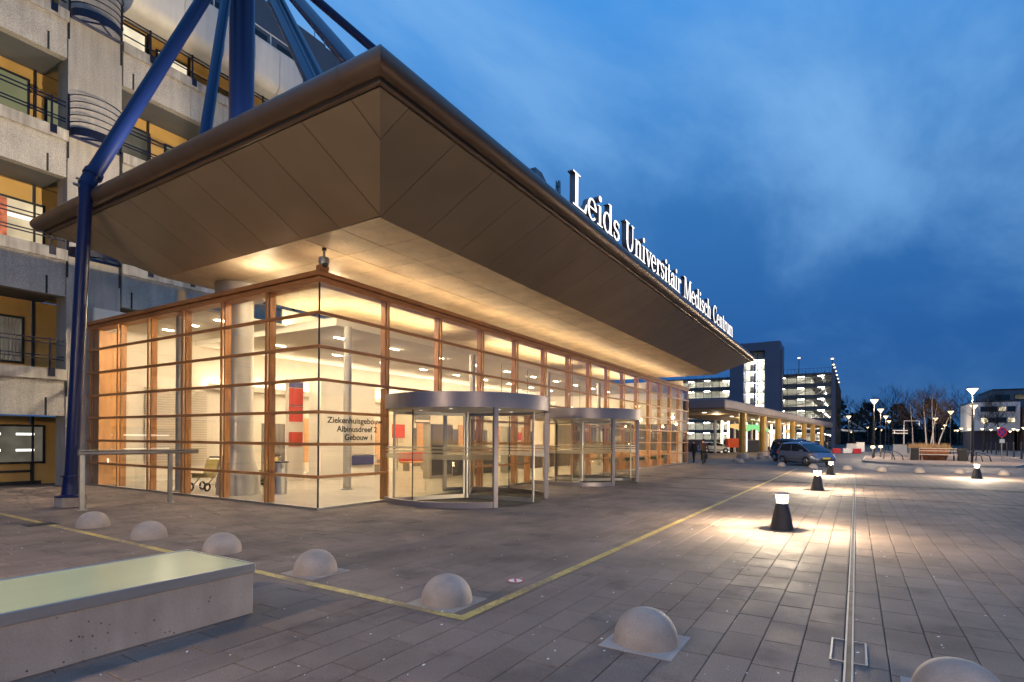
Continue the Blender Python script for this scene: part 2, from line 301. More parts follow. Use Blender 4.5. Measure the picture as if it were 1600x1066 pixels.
class MB:
    def __init__(s): s.v = []; s.f = []; s.mi = []
    def add(s, vs, fs, mi=0):
        n = len(s.v); s.v += [tuple(p) for p in vs]; s.f += [tuple(i + n for i in f) for f in fs]; s.mi += [mi] * len(fs); return s
    def box(s, x0, x1, y0, y1, z0, z1, mi=0, T=None):
        v = [Vector((a, b, c)) for a in (x0, x1) for b in (y0, y1) for c in (z0, z1)]
        if T is not None: v = [T @ p for p in v]
        return s.add(v, [(0, 1, 3, 2), (4, 6, 7, 5), (0, 4, 5, 1), (2, 3, 7, 6), (0, 2, 6, 4), (1, 5, 7, 3)], mi)
    def tube(s, pts, r, n=8, cap=True, mi=0, closed=False):
        pts = [Vector(p) for p in pts]; k = len(pts); rs = r if isinstance(r, (list, tuple)) else [r] * k
        rings = []; up = None
        for i, p in enumerate(pts):
            if closed: d = (pts[(i + 1) % k] - pts[i - 1]).normalized()
            elif i == 0: d = (pts[1] - p).normalized()
            elif i == k - 1: d = (p - pts[-2]).normalized()
            else: d = ((pts[i + 1] - p).normalized() + (p - pts[i - 1]).normalized()).normalized()
            ref = Vector((0, 0, 1)) if abs(d.z) < 0.95 else Vector((1, 0, 0))
            a = up - d * up.dot(d) if up is not None and (up - d * up.dot(d)).length > 1e-3 else ref.cross(d)
            a.normalize(); up = a; b = d.cross(a)
            rings.append([p + (a * math.cos(t) + b * math.sin(t)) * rs[i] for t in [2 * PI * j / n for j in range(n)]])
        vs = [q for g in rings for q in g]; fs = []
        for i in range(k if closed else k - 1):
            i2 = (i + 1) % k
            for j in range(n): fs.append((i * n + j, i * n + (j + 1) % n, i2 * n + (j + 1) % n, i2 * n + j))
        if cap and not closed: fs += [tuple(range(n - 1, -1, -1)), tuple((k - 1) * n + j for j in range(n))]
        return s.add(vs, fs, mi)
    def lathe(s, prof, c=(0, 0, 0), n=24, a0=0.0, a1=2 * PI, mi=0, cap=False):
        full = abs(a1 - a0 - 2 * PI) < 1e-6; m_ = n if full else n + 1
        vs = [(c[0] + r * math.cos(a0 + (a1 - a0) * j / n), c[1] + r * math.sin(a0 + (a1 - a0) * j / n), c[2] + z) for r, z in prof for j in range(m_)]
        fs = []
        for i in range(len(prof) - 1):
            for j in range(n):
                j2 = (j + 1) % m_; fs.append((i * m_ + j, i * m_ + j2, (i + 1) * m_ + j2, (i + 1) * m_ + j))
        if cap and full: fs += [tuple(reversed(range(m_))), tuple((len(prof) - 1) * m_ + j for j in range(m_))]
        return s.add(vs, fs, mi)
    def prism(s, poly, z0, z1, mi=0):
        n = len(poly); vs = [(x, y, z0) for x, y in poly] + [(x, y, z1) for x, y in poly]
        fs = [tuple(range(n - 1, -1, -1)), tuple(range(n, 2 * n))] + [(i, (i + 1) % n, n + (i + 1) % n, n + i) for i in range(n)]
        return s.add(vs, fs, mi)
    def thick(s, poly, off, mi=0):
        """planar polygon given thickness along vector off"""
        off = Vector(off); n = len(poly); vs = [Vector(p) for p in poly] + [Vector(p) + off for p in poly]
        return s.add(vs, [tuple(range(n)), tuple(range(2 * n - 1, n - 1, -1))] + [(i, n + i, n + (i + 1) % n, (i + 1) % n) for i in range(n)], mi)
    def build(s, name, m, parent=None, smooth=False, bevel=0.0, recalc=True):
        me = bpy.data.meshes.new(name); me.from_pydata(s.v, [], s.f)
        ms = m if isinstance(m, (list, tuple)) else [m]
        for q in ms: me.materials.append(M[q])
        if len(ms) > 1: me.polygons.foreach_set('material_index', s.mi)
        if recalc:
            b = bmesh.new(); b.from_mesh(me); bmesh.ops.recalc_face_normals(b, faces=b.faces)
            if bevel: bmesh.ops.bevel(b, geom=[e for e in b.edges if len(e.link_faces) == 2 and e.calc_face_angle() > 0.6], offset=bevel, segments=2, affect='EDGES', profile=0.5)
            b.to_mesh(me); b.free()
        if smooth:
            me.polygons.foreach_set('use_smooth', [True] * len(me.polygons))
            try: me.set_sharp_from_angle(angle=RAD(38))
            except Exception: pass
        return link(bpy.data.objects.new(name, me), parent)
def copy_tree(o, parent=None):
    c = o.copy(); COL.objects.link(c); c.parent = parent
    for ch in list(o.children): copy_tree(ch, c)
    return c
def point(name, parent, loc, watt, col=(1.0, 0.80, 0.55), r=0.05):
    d = bpy.data.lights.new(name, 'POINT'); d.energy = watt; d.color = col; d.shadow_soft_size = r
    o = bpy.data.objects.new(name, d); o.location = loc; return link(o, parent)

# ================================================================== GROUND
mb = MB(); mb.add([(-500, -900, -0.04), (1500, -900, -0.04), (1500, 900, -0.04), (-500, 900, -0.04)], [(0, 1, 2, 3)])
tag(mb.build('ground', 'earth', recalc=False), kind='structure')
bed = MB().add([(-8, -24, -0.012), (26, -24, -0.012), (26, 27, -0.012), (-8, 27, -0.012)], [(0, 1, 2, 3)]).build('paving', 'joint', recalc=False)
tag(bed, kind='structure')
SW, SL = 0.300, 0.600
slabs = []
for j in range(-40, 90):
    yc = (j + 0.5) * SW + 0.075
    for i in range(-14, 45):
        xc = (i + 0.5) * SL + (SL * 0.5 if j % 2 else 0) + 0.13 * math.sin(j * 2.3)
        d = xc * _F.x + yc * _F.y; r = xc * _R.x + yc * _R.y
        if xc > 25.6 or d < 2.9: continue
        if r > d * 0.917 + 1.2 or -r > d * 0.917 + 1.2: continue
        if xc > 8.9 and yc > 10.8: continue
        if yc > 25: continue
        slabs.append((d, xc, yc))
slabs.sort()
def slab_shape(b, hx, hy, T=None):
    c = 0.006; z0, z1, z2 = -0.012, -0.003, 0.0
    v = [Vector(p) for p in [(-hx, -hy, z0), (hx, -hy, z0), (hx, hy, z0), (-hx, hy, z0), (-hx, -hy, z1), (hx, -hy, z1), (hx, hy, z1), (-hx, hy, z1),
                             (-hx + c, -hy + c, z2), (hx - c, -hy + c, z2), (hx - c, hy - c, z2), (-hx + c, hy - c, z2)]]
    if T is not None: v = [T @ p for p in v]
    f = [(8, 9, 10, 11)]
    for a in range(4):
        b2 = (a + 1) % 4; f += [(a, b2, 4 + b2, 4 + a), (4 + a, 4 + b2, 8 + b2, 8 + a)]
    b.add(v, f)
HX, HY = SL / 2 - 0.004, SW / 2 - 0.004
me = None; rest = MB()
for q, (d, xc, yc) in enumerate(slabs):
    dz = random.uniform(-0.0022, 0.0); rx = random.uniform(-.006, .006); ry = random.uniform(-.003, .003); rz = random.uniform(-.004, .004)
    if q < 300:
        if me is None:
            b = MB(); slab_shape(b, HX, HY); o = b.build('slab', 'slab', bed, recalc=False); me = o.data
        else:
            o = link(bpy.data.objects.new('slab', me), bed)
        o.location = (xc, yc, dz); o.rotation_euler = (rx, ry, rz)
    else:
        slab_shape(rest, HX, HY, Matrix.Translation((xc, yc, dz)) @ Matrix.Rotation(rx, 4, 'X') @ Matrix.Rotation(ry, 4, 'Y'))
tag(rest.build('distant_slabs', 'slab', bed, recalc=False), kind='stuff')
mb = MB(); mb.add([(26, -40, -0.002), (39.5, -40, -0.002), (40.2, 0, -0.002), (42.6, 5.2, -0.002), (43.5, 7, -0.002), (43.5, 30, -0.002), (26, 30, -0.002)], [(0, 1, 2, 3, 4, 5, 6)])
tag(mb.build('plaza_pavement', 'paving_far', recalc=False), kind='structure')
mb = MB(); mb.add([(39.0, -90, -0.016), (170, -90, -0.016), (170, 9.3, -0.016), (39.0, 9.3, -0.016)], [(0, 1, 2, 3)])
tag(mb.build('road', 'asphalt', recalc=False), kind='structure')
mb = MB(); mb.add([(43.6, 9.3, -0.006), (52, 8.6, -0.006), (135, 2.8, -0.006), (135, 40, -0.006), (43.5, 40, -0.006)], [(0, 1, 2, 3, 4)])
tag(mb.build('station_pavement', 'paving_far', recalc=False), kind='structure')
# traffic island with a real kerb
isl = [(55.4, -0.5), (52.0, -2.0), (49.6, -3.6), (49.1, -5.2), (49.4, -7.0), (50.2, -9.2), (58, -11.6), (80, -14.5), (100, -15), (104, -10), (96, -4), (75, -1.0)]
mb = MB().prism(isl, -0.03, 0.12); tag(mb.build('traffic_island', 'paving_far'), kind='structure')
def inset(poly, d):
    cx = sum(p[0] for p in poly) / len(poly); cy_ = sum(p[1] for p in poly) / len(poly)
    o = []
    for x, y in poly:
        l = math.hypot(x - cx, y - cy_); o.append((x + (x - cx) / l * d, y + (y - cy_) / l * d))
    return o
mb = MB(); oi = inset(isl, 0.14)
for a in range(len(isl)):
    b = (a + 1) % len(isl); mb.prism([isl[a], oi[a], oi[b], isl[b]], -0.03, 0.126)
tag(mb.build('island_kerb', 'kerb'), kind='structure')
isl2 = [(74, -15.2), (90, -14.0), (120, -14.5), (130, -26), (88, -28), (70, -19)]
tag(MB().prism(isl2, -0.03, 0.11).build('parking_island', 'paving_far'), kind='structure')
# kerb between plaza and road
mb = MB()
kp = [(39.5, -40), (40.2, 0), (42.6, 5.2), (43.5, 7.0)]
for a, b in zip(kp, kp[1:]): mb.prism([a, (a[0] + .15, a[1]), (b[0] + .15, b[1]), b], -0.03, 0.003)
tag(mb.build('plaza_kerb', 'kerb'), kind='structure')
# painted lines
def strip(name, a, b, wd, m, z=0.004, seg=60):
    a = Vector((*a, z)); b = Vector((*b, z)); d = (b - a).normalized(); n = Vector((-d.y, d.x, 0)) * wd / 2; k = MB()
    return k.add([a - n, b - n, b + n, a + n], [(0, 1, 2, 3)]).build(name, m, recalc=False)
tag(strip('line_marking', (4.20, 3.16), (38.6, 3.10), 0.11, 'yellow_paint'), kind='structure')
tag(strip('line_marking', (4.25, 3.215), (4.60, 24.0), 0.11, 'yellow_paint', 0.0045), kind='structure')
# cross groove of the plaza at 20 m
gm = MB().box(20.0, 20.09, -9, 10.2, -0.03, 0.003).build('drainage_groove', 'black'); tag(gm, kind='structure')

# slot drain
dr = thing('slot_drain', (3.5, 0.04, 0), 'long steel slot drain running straight across the paving', 'drain')
for k in range(6):
    xa = 2.0 + k * 5.4; xb = min(xa + 5.38, 34.6)
    if xa > 34: break
    bx('rail', 'galv', dr, xa, xb, 0.008, 0.0205, -0.02, 0.005); bx('rail', 'galv', dr, xa, xb, 0.056, 0.070, -0.02, 0.005)
    bx('slot', 'black', dr, xa, xb, 0.021, 0.0555, -0.02, 0.0025)
fr = [(5.02, -0.07), (5.52, -0.07), (5.52, 0.155), (5.02, 0.155)]
bx('access_frame', 'galv', dr, 5.0, 5.56, -0.085, -0.07, -0.01, 0.008); bx('access_frame', 'galv', dr, 5.0, 5.56, 0.155, 0.17, -0.01, 0.008)
bx('access_frame', 'galv', dr, 5.0, 5.015, -0.07, 0.007, -0.01, 0.007); bx('access_frame', 'galv', dr, 5.545, 5.56, -0.07, 0.007, -0.01, 0.007)
bx('access_frame', 'galv', dr, 5.0, 5.015, 0.071, 0.155, -0.01, 0.007); bx('access_frame', 'galv', dr, 5.545, 5.56, 0.071, 0.155, -0.01, 0.007)

# floor sticker and cover
mb = MB(); mb.lathe([(0.0, 0.0065), (0.082, 0.0065)], (5.71, 3.46, 0), 24); st = mb.build('floor_sticker', 'white_paint', recalc=False)
tag(st, 'small round red and white no smoking sticker on the paving', 'sticker')
MB().lathe([(0.082, 0.0065), (0.105, 0.0065)], (5.71, 3.46, 0), 24).build('ring', 'red_paint', st, recalc=False)
MB().box(-.075, .075, -.012, .012, .0068, .0085, T=Matrix.Translation((5.71, 3.46, 0)) @ Matrix.Rotation(0.6, 4, 'Z')).build('bar', 'red_paint', st)
mh = thing('inspection_cover', (4.32, 13.2, 0), 'dark square inspection cover set in the yellow line', 'cover')
bx('frame', 'galv', mh, 4.05, 4.6, 12.95, 13.45, -0.02, 0.006); bx('lid', 'dark_metal', mh, 4.08, 4.57, 12.98, 13.42, 0.006, 0.010)

b = MB(); rg = random.Random(21)
for q in range(420):
    d = 3.0 + 13 * rg.random() ** 1.4; r = rg.uniform(-.92, .92) * d; p = _F * d + _R * r
    if (p.x > 8.6 and p.y > 10.5) or (p.x < 3.4 and 4.8 < p.y < 6.2): continue
    a = rg.random() * 6.28; s_ = rg.uniform(.006, .017); u_ = Vector((math.cos(a), math.sin(a), 0)) * s_; v_ = Vector((-math.sin(a), math.cos(a), 0)) * s_ * rg.uniform(.4, .9); p = Vector((p.x, p.y, .003 + rg.random() * .002)); k = Vector((0, 0, rg.uniform(.002, .008)))
    b.add([p - u_, p - v_, p + u_ + k, p + v_ * .8 + k], [(0, 1, 2, 3)])
tag(b.build('litter', 'white_paint', recalc=False), 'small pale bits of litter scattered over the paving', 'litter', kind='stuff')
# ================================================================== DOMES
def dome_mesh():
    b = MB(); r = 0.265; pr = [(0.0, 0.285)]
    for a in range(1, 13):
        t = a / 12 * PI / 2; pr.append((r * math.sin(t) ** 0.92, 0.02 + 0.265 * math.cos(t)))
    pr += [(r, 0.0)]
    b.lathe(pr, (0, 0, 0), 36); return b
dm = None
near = [(4.77, 12.12), (4.75, 10.02), (4.76, 7.94), (4.70, 5.80), (4.60, 3.62), (4.60, 1.50), (4.62, -0.58)]
nlab = ['grey concrete dome bollard closest to the blue post', 'grey concrete dome bollard second along from the blue post', 'grey concrete dome bollard just behind the glass-topped bench end',
        'grey concrete dome bollard between the bench and the yellow line corner', 'grey concrete dome bollard standing in the corner of the yellow lines', 'large pale dome bollard on a square base plate in the foreground paving',
        'concrete dome bollard cut off by the bottom edge beside the drain']
far = [(41.3, 4.25), (39.9, 2.3), (39.1, 0.45), (38.4, -1.25), (38.3, -3.0), (38.9, -4.85), (38.3, -6.6)]
flab = ['small far dome bollard in front of the rear of the parked car', 'small far dome bollard in front of the front wheel of the parked car', 'far dome bollard by the end of the slot drain', 'far dome bollard left of the planter bench',
        'far dome bollard in line with the rusty planter', 'far dome bollard just left of the lone bollard light', 'far dome bollard right of the lone bollard light']
def dome(x, y, label, group, plate=True, s=1.0):
    global dm
    t = thing('dome_bollard', (x, y, 0), label, 'bollard', group)
    if dm is None:
        o = dome_mesh().build('dome', 'concrete', t, smooth=True); o.matrix_parent_inverse = Matrix(); dm = o.data
    else:
        o = bpy.data.objects.new('dome', dm); COL.objects.link(o); o.parent = t
    o.scale = (s, s, s); o.rotation_euler = (0, 0, random.random() * 6)
    if plate: bx('base_plate', 'kerb' if y < 3 else 'concrete', t, x - .30, x + .30, y - .30, y + .30, -0.015, 0.006)
for q, ((x, y), l) in enumerate(zip(near, nlab)): dome(x, y, l, 'dome bollards in the row near the camera', q > 2)
for (x, y), l in zip(far, flab): dome(x, y, l, 'dome bollards along the road', False)
for (x, y), l in zip([(46.0, 7.6), (48.0, 8.3), (53.4, 7.9), (57.0, 7.75), (61.0, 7.5)],
                     ['low dome bollard nearest the first gold column', 'low dome bollard beside the first gold column base', 'low dome bollard between the first two gold columns, nearer one', 'low dome bollard between the first two gold columns, middle one', 'low dome bollard just before the second gold column']):
    dome(x, y, l, 'dome bollards before the station canopy', False)

# ================================================================== BENCH
bn = thing('concrete_bench', (0.0, 5.5, 0), 'long concrete bench with steel rim and pale green glass top', 'bench')
BX0, BX1, BY0, BY1 = -3.2, 3.29, 4.93, 6.12
MB().box(BX0, BX1 - 0.012, BY0 + 0.012, BY1 - 0.012, 0.0, 0.40).build('base', 'bench_concrete', bn, bevel=0.008)
mb = MB(); z0, z1 = 0.395, 0.485
mb.box(BX0, BX1, BY0, BY0 + 0.022, z0, z1); mb.box(BX0, BX1, BY1 - 0.022, BY1, z0, z1); mb.box(BX1 - 0.022, BX1, BY0 + 0.022, BY1 - 0.022, z0, z1)
mb.build('rim', 'steel', bn, bevel=0.004)
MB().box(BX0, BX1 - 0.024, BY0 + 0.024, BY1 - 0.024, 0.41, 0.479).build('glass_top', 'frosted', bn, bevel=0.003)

# ================================================================== CANOPY
cn = thing('entrance_canopy', (23.8, 12.4, 6.15), 'large brown metal entrance canopy with rounded edge and pale soffit', 'canopy')
X0, Y0, X1, Y1 = 6.10, 6.15, 41.5, 18.7
def rect_sweep(name, off, z, r, m, n=20):
    x0, y0, x1, y1 = X0 + off, Y0 + off, X1 - off, Y1 - off
    cs = [(x0, y0), (x1, y0), (x1, y1), (x0, y1)]; dg = [(-1, -1), (1, -1), (1, 1), (-1, 1)]
    for s in range(4):
        (ax, ay), (bx_, by_) = cs[s], cs[(s + 1) % 4]; da, db = dg[s], dg[(s + 1) % 4]; v = []; f = []
        for (cx, cy_), dd in (((ax, ay), da), ((bx_, by_), db)):
            for j in range(n):
                t = 2 * PI * j / n; o_, zz_ = r * math.cos(t), r * math.sin(t)
                v.append((cx + dd[0] * o_, cy_ + dd[1] * o_, z + zz_))
        for j in range(n): f.append((j, (j + 1) % n, n + (j + 1) % n, n + j))
        MB().add(v, f).build(name, m, cn, smooth=True)
rect_sweep('edge_tube', 0.0, 7.38, 0.19, 'bullnose', 24)
rect_sweep('edge_bead', 0.10, 7.175, 0.05, 'bullnose', 10)
# tube joint collars
for (p, ax) in [((X0, 6.9), 'y'), ((X0, 9.4), 'y'), ((X0, 12.6), 'y'), ((X0, 15.3), 'y'), ((9.5, Y0), 'x'), ((13.5, Y0), 'x'), ((18, Y0), 'x')]:
    d = Vector((0, .012, 0)) if ax == 'y' else Vector((.012, 0, 0)); c = Vector((p[0], p[1], 7.38))
    MB().tube([c - d, c + d], 0.1935, 24).build('tube_joint', 'bullnose', cn, smooth=True)
xo0, yo0, xo1, yo1, zo = X0 + 0.17, Y0 + 0.17, X1 - 0.17, Y1 - 0.17, 7.135
xi0, yi0, xi1, yi1, zi = 8.185, 8.225, 39.4, 16.6, 6.15
# dark backing trims between tube and panels
mb = MB()
for a, b in (((xo0 - .12, yo0 - .12), (xo1 + .12, yo0 + .02)), ((xo0 - .12, yo1 - .02), (xo1 + .12, yo1 + .12)), ((xo0 - .12, yo0 + .02), (xo0 + .02, yo1 - .02)), ((xo1 - .02, yo0 + .02), (xo1 + .12, yo1 - .02))):
    mb.box(a[0], b[0], a[1], b[1], 7.150, 7.22)
mb.build('edge_trim', 'dark_metal', cn)
def slope_side(axis, lo, hi, ilo, ihi, out0, in0, joints):
    """sloping soffit panels along one side, mitred at the hips"""
    js = [lo] + [j for j in joints if lo < j < hi] + [hi]
    for k in [ilo, ihi]:
        if all(abs(k - j) > 0.05 for j in js): js.append(k)
    js.sort(); g = 0.008
    def tm(c): return max(0.0, min(1.0, (c - lo) / (ilo - lo), (hi - c) / (hi - ihi)))
    for a, b in zip(js, js[1:]):
        a2, b2 = a + g, b - g
        pts = [(a2, 0.0), (b2, 0.0), (b2, tm(b2)), (a2, tm(a2))]
        pts = [(c, min(t, 0.995)) for c, t in pts]
        q = []
        for c, t in pts:
            o_ = out0 + (in0 - out0) * t; z = zo + (zi - zo) * t
            p = (c, o_, z) if axis == 'x' else (o_, c, z)
            if not q or (Vector(q[-1]) - Vector(p)).length > 0.012: q.append(p)
        if len(q) < 3: continue
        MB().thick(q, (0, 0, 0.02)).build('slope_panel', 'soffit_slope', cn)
jx = [6.92 + 1.265 * k for k in range(-1, 30)]; jy = [6.96 + 1.22 * k for k in range(-1, 12)]
slope_side('x', xo0, xo1, xi0, xi1, yo0, yi0, jx)
slope_side('x', xo0, xo1, xi0, xi1, yo1, yi1, jx)
slope_side('y', yo0, yo1, yi0, yi1, xo0, xi0, jy)
slope_side('y', yo0, yo1, yi0, yi1, xo1, xi1, jy)
ys = [yi0, 9.4, 10.6, 13.0, 15.4, yi1]; xs = [xi0 + 1.265 * k for k in range(0, 25)]; xs = [x for x in xs if x < xi1 - .4] + [xi1]
for a, b in zip(ys, ys[1:]):
    for c, d in zip(xs, xs[1:]):
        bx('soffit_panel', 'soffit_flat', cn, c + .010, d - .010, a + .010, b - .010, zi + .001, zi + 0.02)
mb = MB()     # black backing above the panels and the roof deck
o4 = [(xo0, yo0, zo + .05), (xo1, yo0, zo + .05), (xo1, yo1, zo + .05), (xo0, yo1, zo + .05)]; i4 = [(xi0, yi0, zi + .05), (xi1, yi0, zi + .05), (xi1, yi1, zi + .05), (xi0, yi1, zi + .05)]
mb.add(o4 + i4, [(0, 1, 5, 4), (1, 2, 6, 5), (2, 3, 7, 6), (3, 0, 4, 7), (4, 5, 6, 7)]); mb.build('soffit_backing', 'black', cn, recalc=False)
MB().box(X0, X1, Y0, Y1, 7.40, 7.46).build('roof_deck', 'roofing', cn)

# ================================================================== MAST AND STRUTS
ms = thing('support_mast', (9.75, 15.45, 0), 'tall blue steel mast with slanting struts above the canopy', 'mast')
MB().tube([(9.75, 15.45, 7.4), (9.75, 15.45, 19.0)], 0.34, 32).build('mast', 'blue_paint', ms, smooth=True)
mb = MB().lathe([(0.60, 0.0), (0.58, 0.5), (0.40, 1.1), (0.38, 1.3), (0.38, 6.0), (0.62, 6.12), (0.64, 6.15)], (9.75, 15.45, 0.02), 32); mb.build('column_shaft', 'column_grey', ms, smooth=True)
MB().lathe([(0.385, 0), (0.62, 0), (0.66, -0.05), (0.66, -0.40), (0.385, -0.45)], (9.75, 15.45, 6.148), 32).build('column_collar', 'galv', ms, smooth=True)
AP = Vector((9.75, 15.45, 16.4)); PT = Vector((5.86, 15.40, 7.55))
MB().tube([AP, PT], 0.165, 20).build('strut', 'blue_paint', ms, smooth=True)
for a, b, r in [((9.75, 15.45, 17.9), (6.25, 11.2, 7.45), 0.11), (AP, (6.25, 7.75, 7.45), 0.12), ((9.75, 15.45, 16.6), (6.9, 8.0, 7.45), 0.14), (AP, (6.35, 6.75, 7.45), 0.13), (AP, (20.0, 6.6, 7.45), 0.13)]:
    MB().tube([a, b], r, 16).build('strut', 'blue_paint', ms, smooth=True)
# tie-down post at the canopy edge
d = (AP - PT).normalized(); b0 = Vector((5.8, 15.92, 0.45))
MB().tube([b0, b0 + (PT - b0) * 0.06, PT - Vector((0, 0, 0.3)), PT + Vector((0, 0, 0.02)), PT + d * 0.35], [0.15, 0.135, 0.135, 0.15, 0.175], 20).build('tie_post', 'blue_paint', ms, smooth=True)
MB().tube([PT + d * 0.30, PT + d * 0.42], 0.20, 20).build('post_joint', 'blue_paint', ms, smooth=True)
for q in (-.06, .10): MB().tube([PT + d * q + Vector((-.24, -.05, 0)), PT + d * q + Vector((.2, .04, 0))], .03, 8).build('bolt', 'galv', ms, smooth=True)
MB().lathe([(0.0, 0.0), (0.30, 0.0), (0.30, 0.03), (0.18, 0.06), (0.15, 0.45), (0.15, 0.5)], (5.8, 15.93, 0.24), 24).build('foot', 'blue_paint', ms, smooth=True)
MB().lathe([(0.15, 0), (0.20, 0), (0.20, 0.025), (0.15, 0.025)], (5.8, 15.92, 0.72), 24).build('flange', 'blue_paint', ms, smooth=True)
MB().box(5.55, 6.05, 15.68, 16.18, 0, 0.24).build('plinth', 'concrete', ms, bevel=0.02)
MB().tube([PT + Vector((0.0, 0, -.12)), (6.3, 15.4, 7.38)], 0.07, 12).build('bracket', 'blue_paint', ms, smooth=True)

# ================================================================== HOSPITAL BLOCK (left)
hs = thing('hospital_building', (9, 24, 0), 'tall concrete hospital block with yellow recessed walls and blue balcony rails', 'building')
YF, YR = 22.6, 24.4
LV = [3.9, 7.9, 11.9, 15.9]
def window(x0, x1, z0, z1, pane, y=YR, mid=False):
    f = MB()
    t = 0.07
    for a, b, c, d in ((x0, x1, z0, z0 + t), (x0, x1, z1 - t, z1), (x0, x0 + t, z0 + t, z1 - t), (x1 - t, x1, z0 + t, z1 - t)): f.box(a, b, y - .09, y - .02, c, d)
    if mid: f.box((x0 + x1) / 2 - .03, (x0 + x1) / 2 + .03, y - .08, y - .03, z0 + t, z1 - t)
    o = f.build('window', 'dark_metal', hs)
    bx('pane', pane, o, x0 + t, x1 - t, y - .055, y - .045, z0 + t, z1 - t)
    return o
def section(xa, xb, tops, step, posts0):
    for zt in tops:
        x = xa
        while x < xb - 0.05:
            x2 = min(x + 2.4, xb)
            bx('parapet', 'facade_concrete', hs, x + .006, x2 - .006, YF, YF + .28, zt - 1.55, zt - .37); x = x2
        bx('coping', 'coping_concrete', hs, xa - .02, xb + .02, YF - .10, YF + .34, zt - .36, zt)
        bx('coping_drip', 'coping_concrete', hs, xa, xb, YF - .03, YF + .285, zt - .39, zt - .362)
        bx('floor_slab', 'grey_clad', hs, xa, xb, YF + .285, YR + .3, zt - 1.50, zt - 1.22)  # dark grey puts the shade under each slab into its colour
        # balustrade
        n = int((xb - xa) / step)
        for k in range(n + 1):
            px_ = posts0 + k * step
            if xa + .1 < px_ < xb - .05:
                p = bx('rail_post', 'rail_blue', hs, px_ - .025, px_ + .025, YF + .02, YF + .07, zt + .001, zt + 1.02)
                bx('bracket', 'rail_blue', p, px_ - .09, px_ + .09, YF - .125, YF - .102, zt - .26, zt + .02)
        for h in (0.30, 0.40, 0.82, 0.95):
            if h == 0.40 and zt > 12: continue
            bx('rail_bar', 'rail_blue', hs, xa + .02, xb - .02, YF + .028, YF + .062, zt + h, zt + h + .035)
section(-6.0, 8.05, LV, 2.0, -4.35)
section(9.72, 17.35, LV, 1.55, 10.65)
section(17.4, 27.0, LV[:3], 1.55, 18.0)
# recessed walls, panels with dark posts between
for z0, z1 in ((0.0, 2.36), (2.40, 6.36), (6.40, 10.36), (10.40, 14.36), (14.40, 19.5)):
    for a, b in ((-6, -3), (-3, 0), (0, 2.4), (2.4, 4.4), (4.4, 7.72), (7.78, 8.95), (9.7, 11.35), (11.41, 12.95), (13.01, 14.2), (14.26, 15.6), (15.66, 17.3), (17.36, 19.8), (19.86, 22.4), (22.46, 27)):
        bx('wall_panel', 'yellow_panel', hs, a + .01, b - .01, YR, YR + .12, z0, z1)
        if b not in (8.95, 27): bx('wall_post', 'dark_metal', hs, b - .0, b + .06, YR - .10, YR + .02, z0, z1)
bx('skirting', 'dark_metal', hs, -6, 8.0, YR - .06, YR - .005, 0, .12); bx('dado_rail', 'dark_metal', hs, -6, 7.7, YR - .05, YR - .005, .42, .50)
window(4.6, 8.1, 0.72, 2.06, 'room_dim')
for zz_ in (1.15, 1.7): bx('ceiling_tube', 'ceiling_tube', hs, 5.2, 6.9, YR - .066, YR - .06, zz_, zz_ + .07); bx('ceiling_tube', 'ceiling_tube', hs, 7.3, 7.8, YR - .066, YR - .06, zz_, zz_ + .07)
window(4.6, 7.5, 4.15, 5.75, 'room_dim')
for k in range(5): bx('curtain', 'louvre', hs, 6.9 + k * .1, 6.96 + k * .1, YR - .066, YR - .06, 4.25, 5.66)
window(4.7, 8.05, 8.15, 9.75, 'room_lit'); bx('curtain', 'curtain_red', hs, 6.35, 7.02, YR - .066, YR - .058, 8.23, 9.67); bx('ceiling_light', 'ceiling_tube', hs, 7.03, 7.75, YR - .066, YR - .058, 9.1, 9.2)
window(4.4, 7.6, 12.2, 13.95, 'blind_green'); window(8.02, 8.5, 12.2, 13.6, 'blind_green')
window(4.4, 7.6, 16.1, 17.8, 'room_lit')
window(10.15, 11.3, 16.0, 17.75, 'room_bright'); window(11.65, 12.95, 16.0, 17.45, 'room_bright'); window(15.4, 16.5, 15.95, 17.3, 'room_dim')
window(10.2, 11.45, 12.0, 13.9, 'room_dim'); window(12.0, 13.4, 12.1, 13.75, 'blind_green')
window(10.2, 11.4, 8.1, 9.8, 'room_dim'); window(9.85, 11.4, 4.05, 5.6, 'room_lit')
# pier with recessed shoulders and downpipes
bx('pier', 'pier_concrete', hs, 8.06, 9.66, YF - .04, YF + .75, 0.0, 19.2); bx('pier_core', 'pier_concrete', hs, 8.95, 9.64, YF + .75, YR + .2, 0, 19.2)
for zt in LV:
    bx('pier_groove', 'black', hs, 8.045, 8.10, YF - .055, YF - .03, zt - .9, zt - .02); bx('pier_groove', 'black', hs, 9.60, 9.655, YF - .055, YF - .03, zt - .9, zt - .02)
    bx('wall_groove', 'black', hs, 7.50, 7.56, YF - .004, YF + .01, zt - 1.545, zt - .95); bx('wall_groove', 'black', hs, 10.02, 10.08, YF - .004, YF + .01, zt - 1.545, zt - .95)
MB().tube([(8.62, 24.2, 0.0), (8.62, 24.2, 19)], 0.06, 10).build('downpipe', 'downpipe', hs, smooth=True)
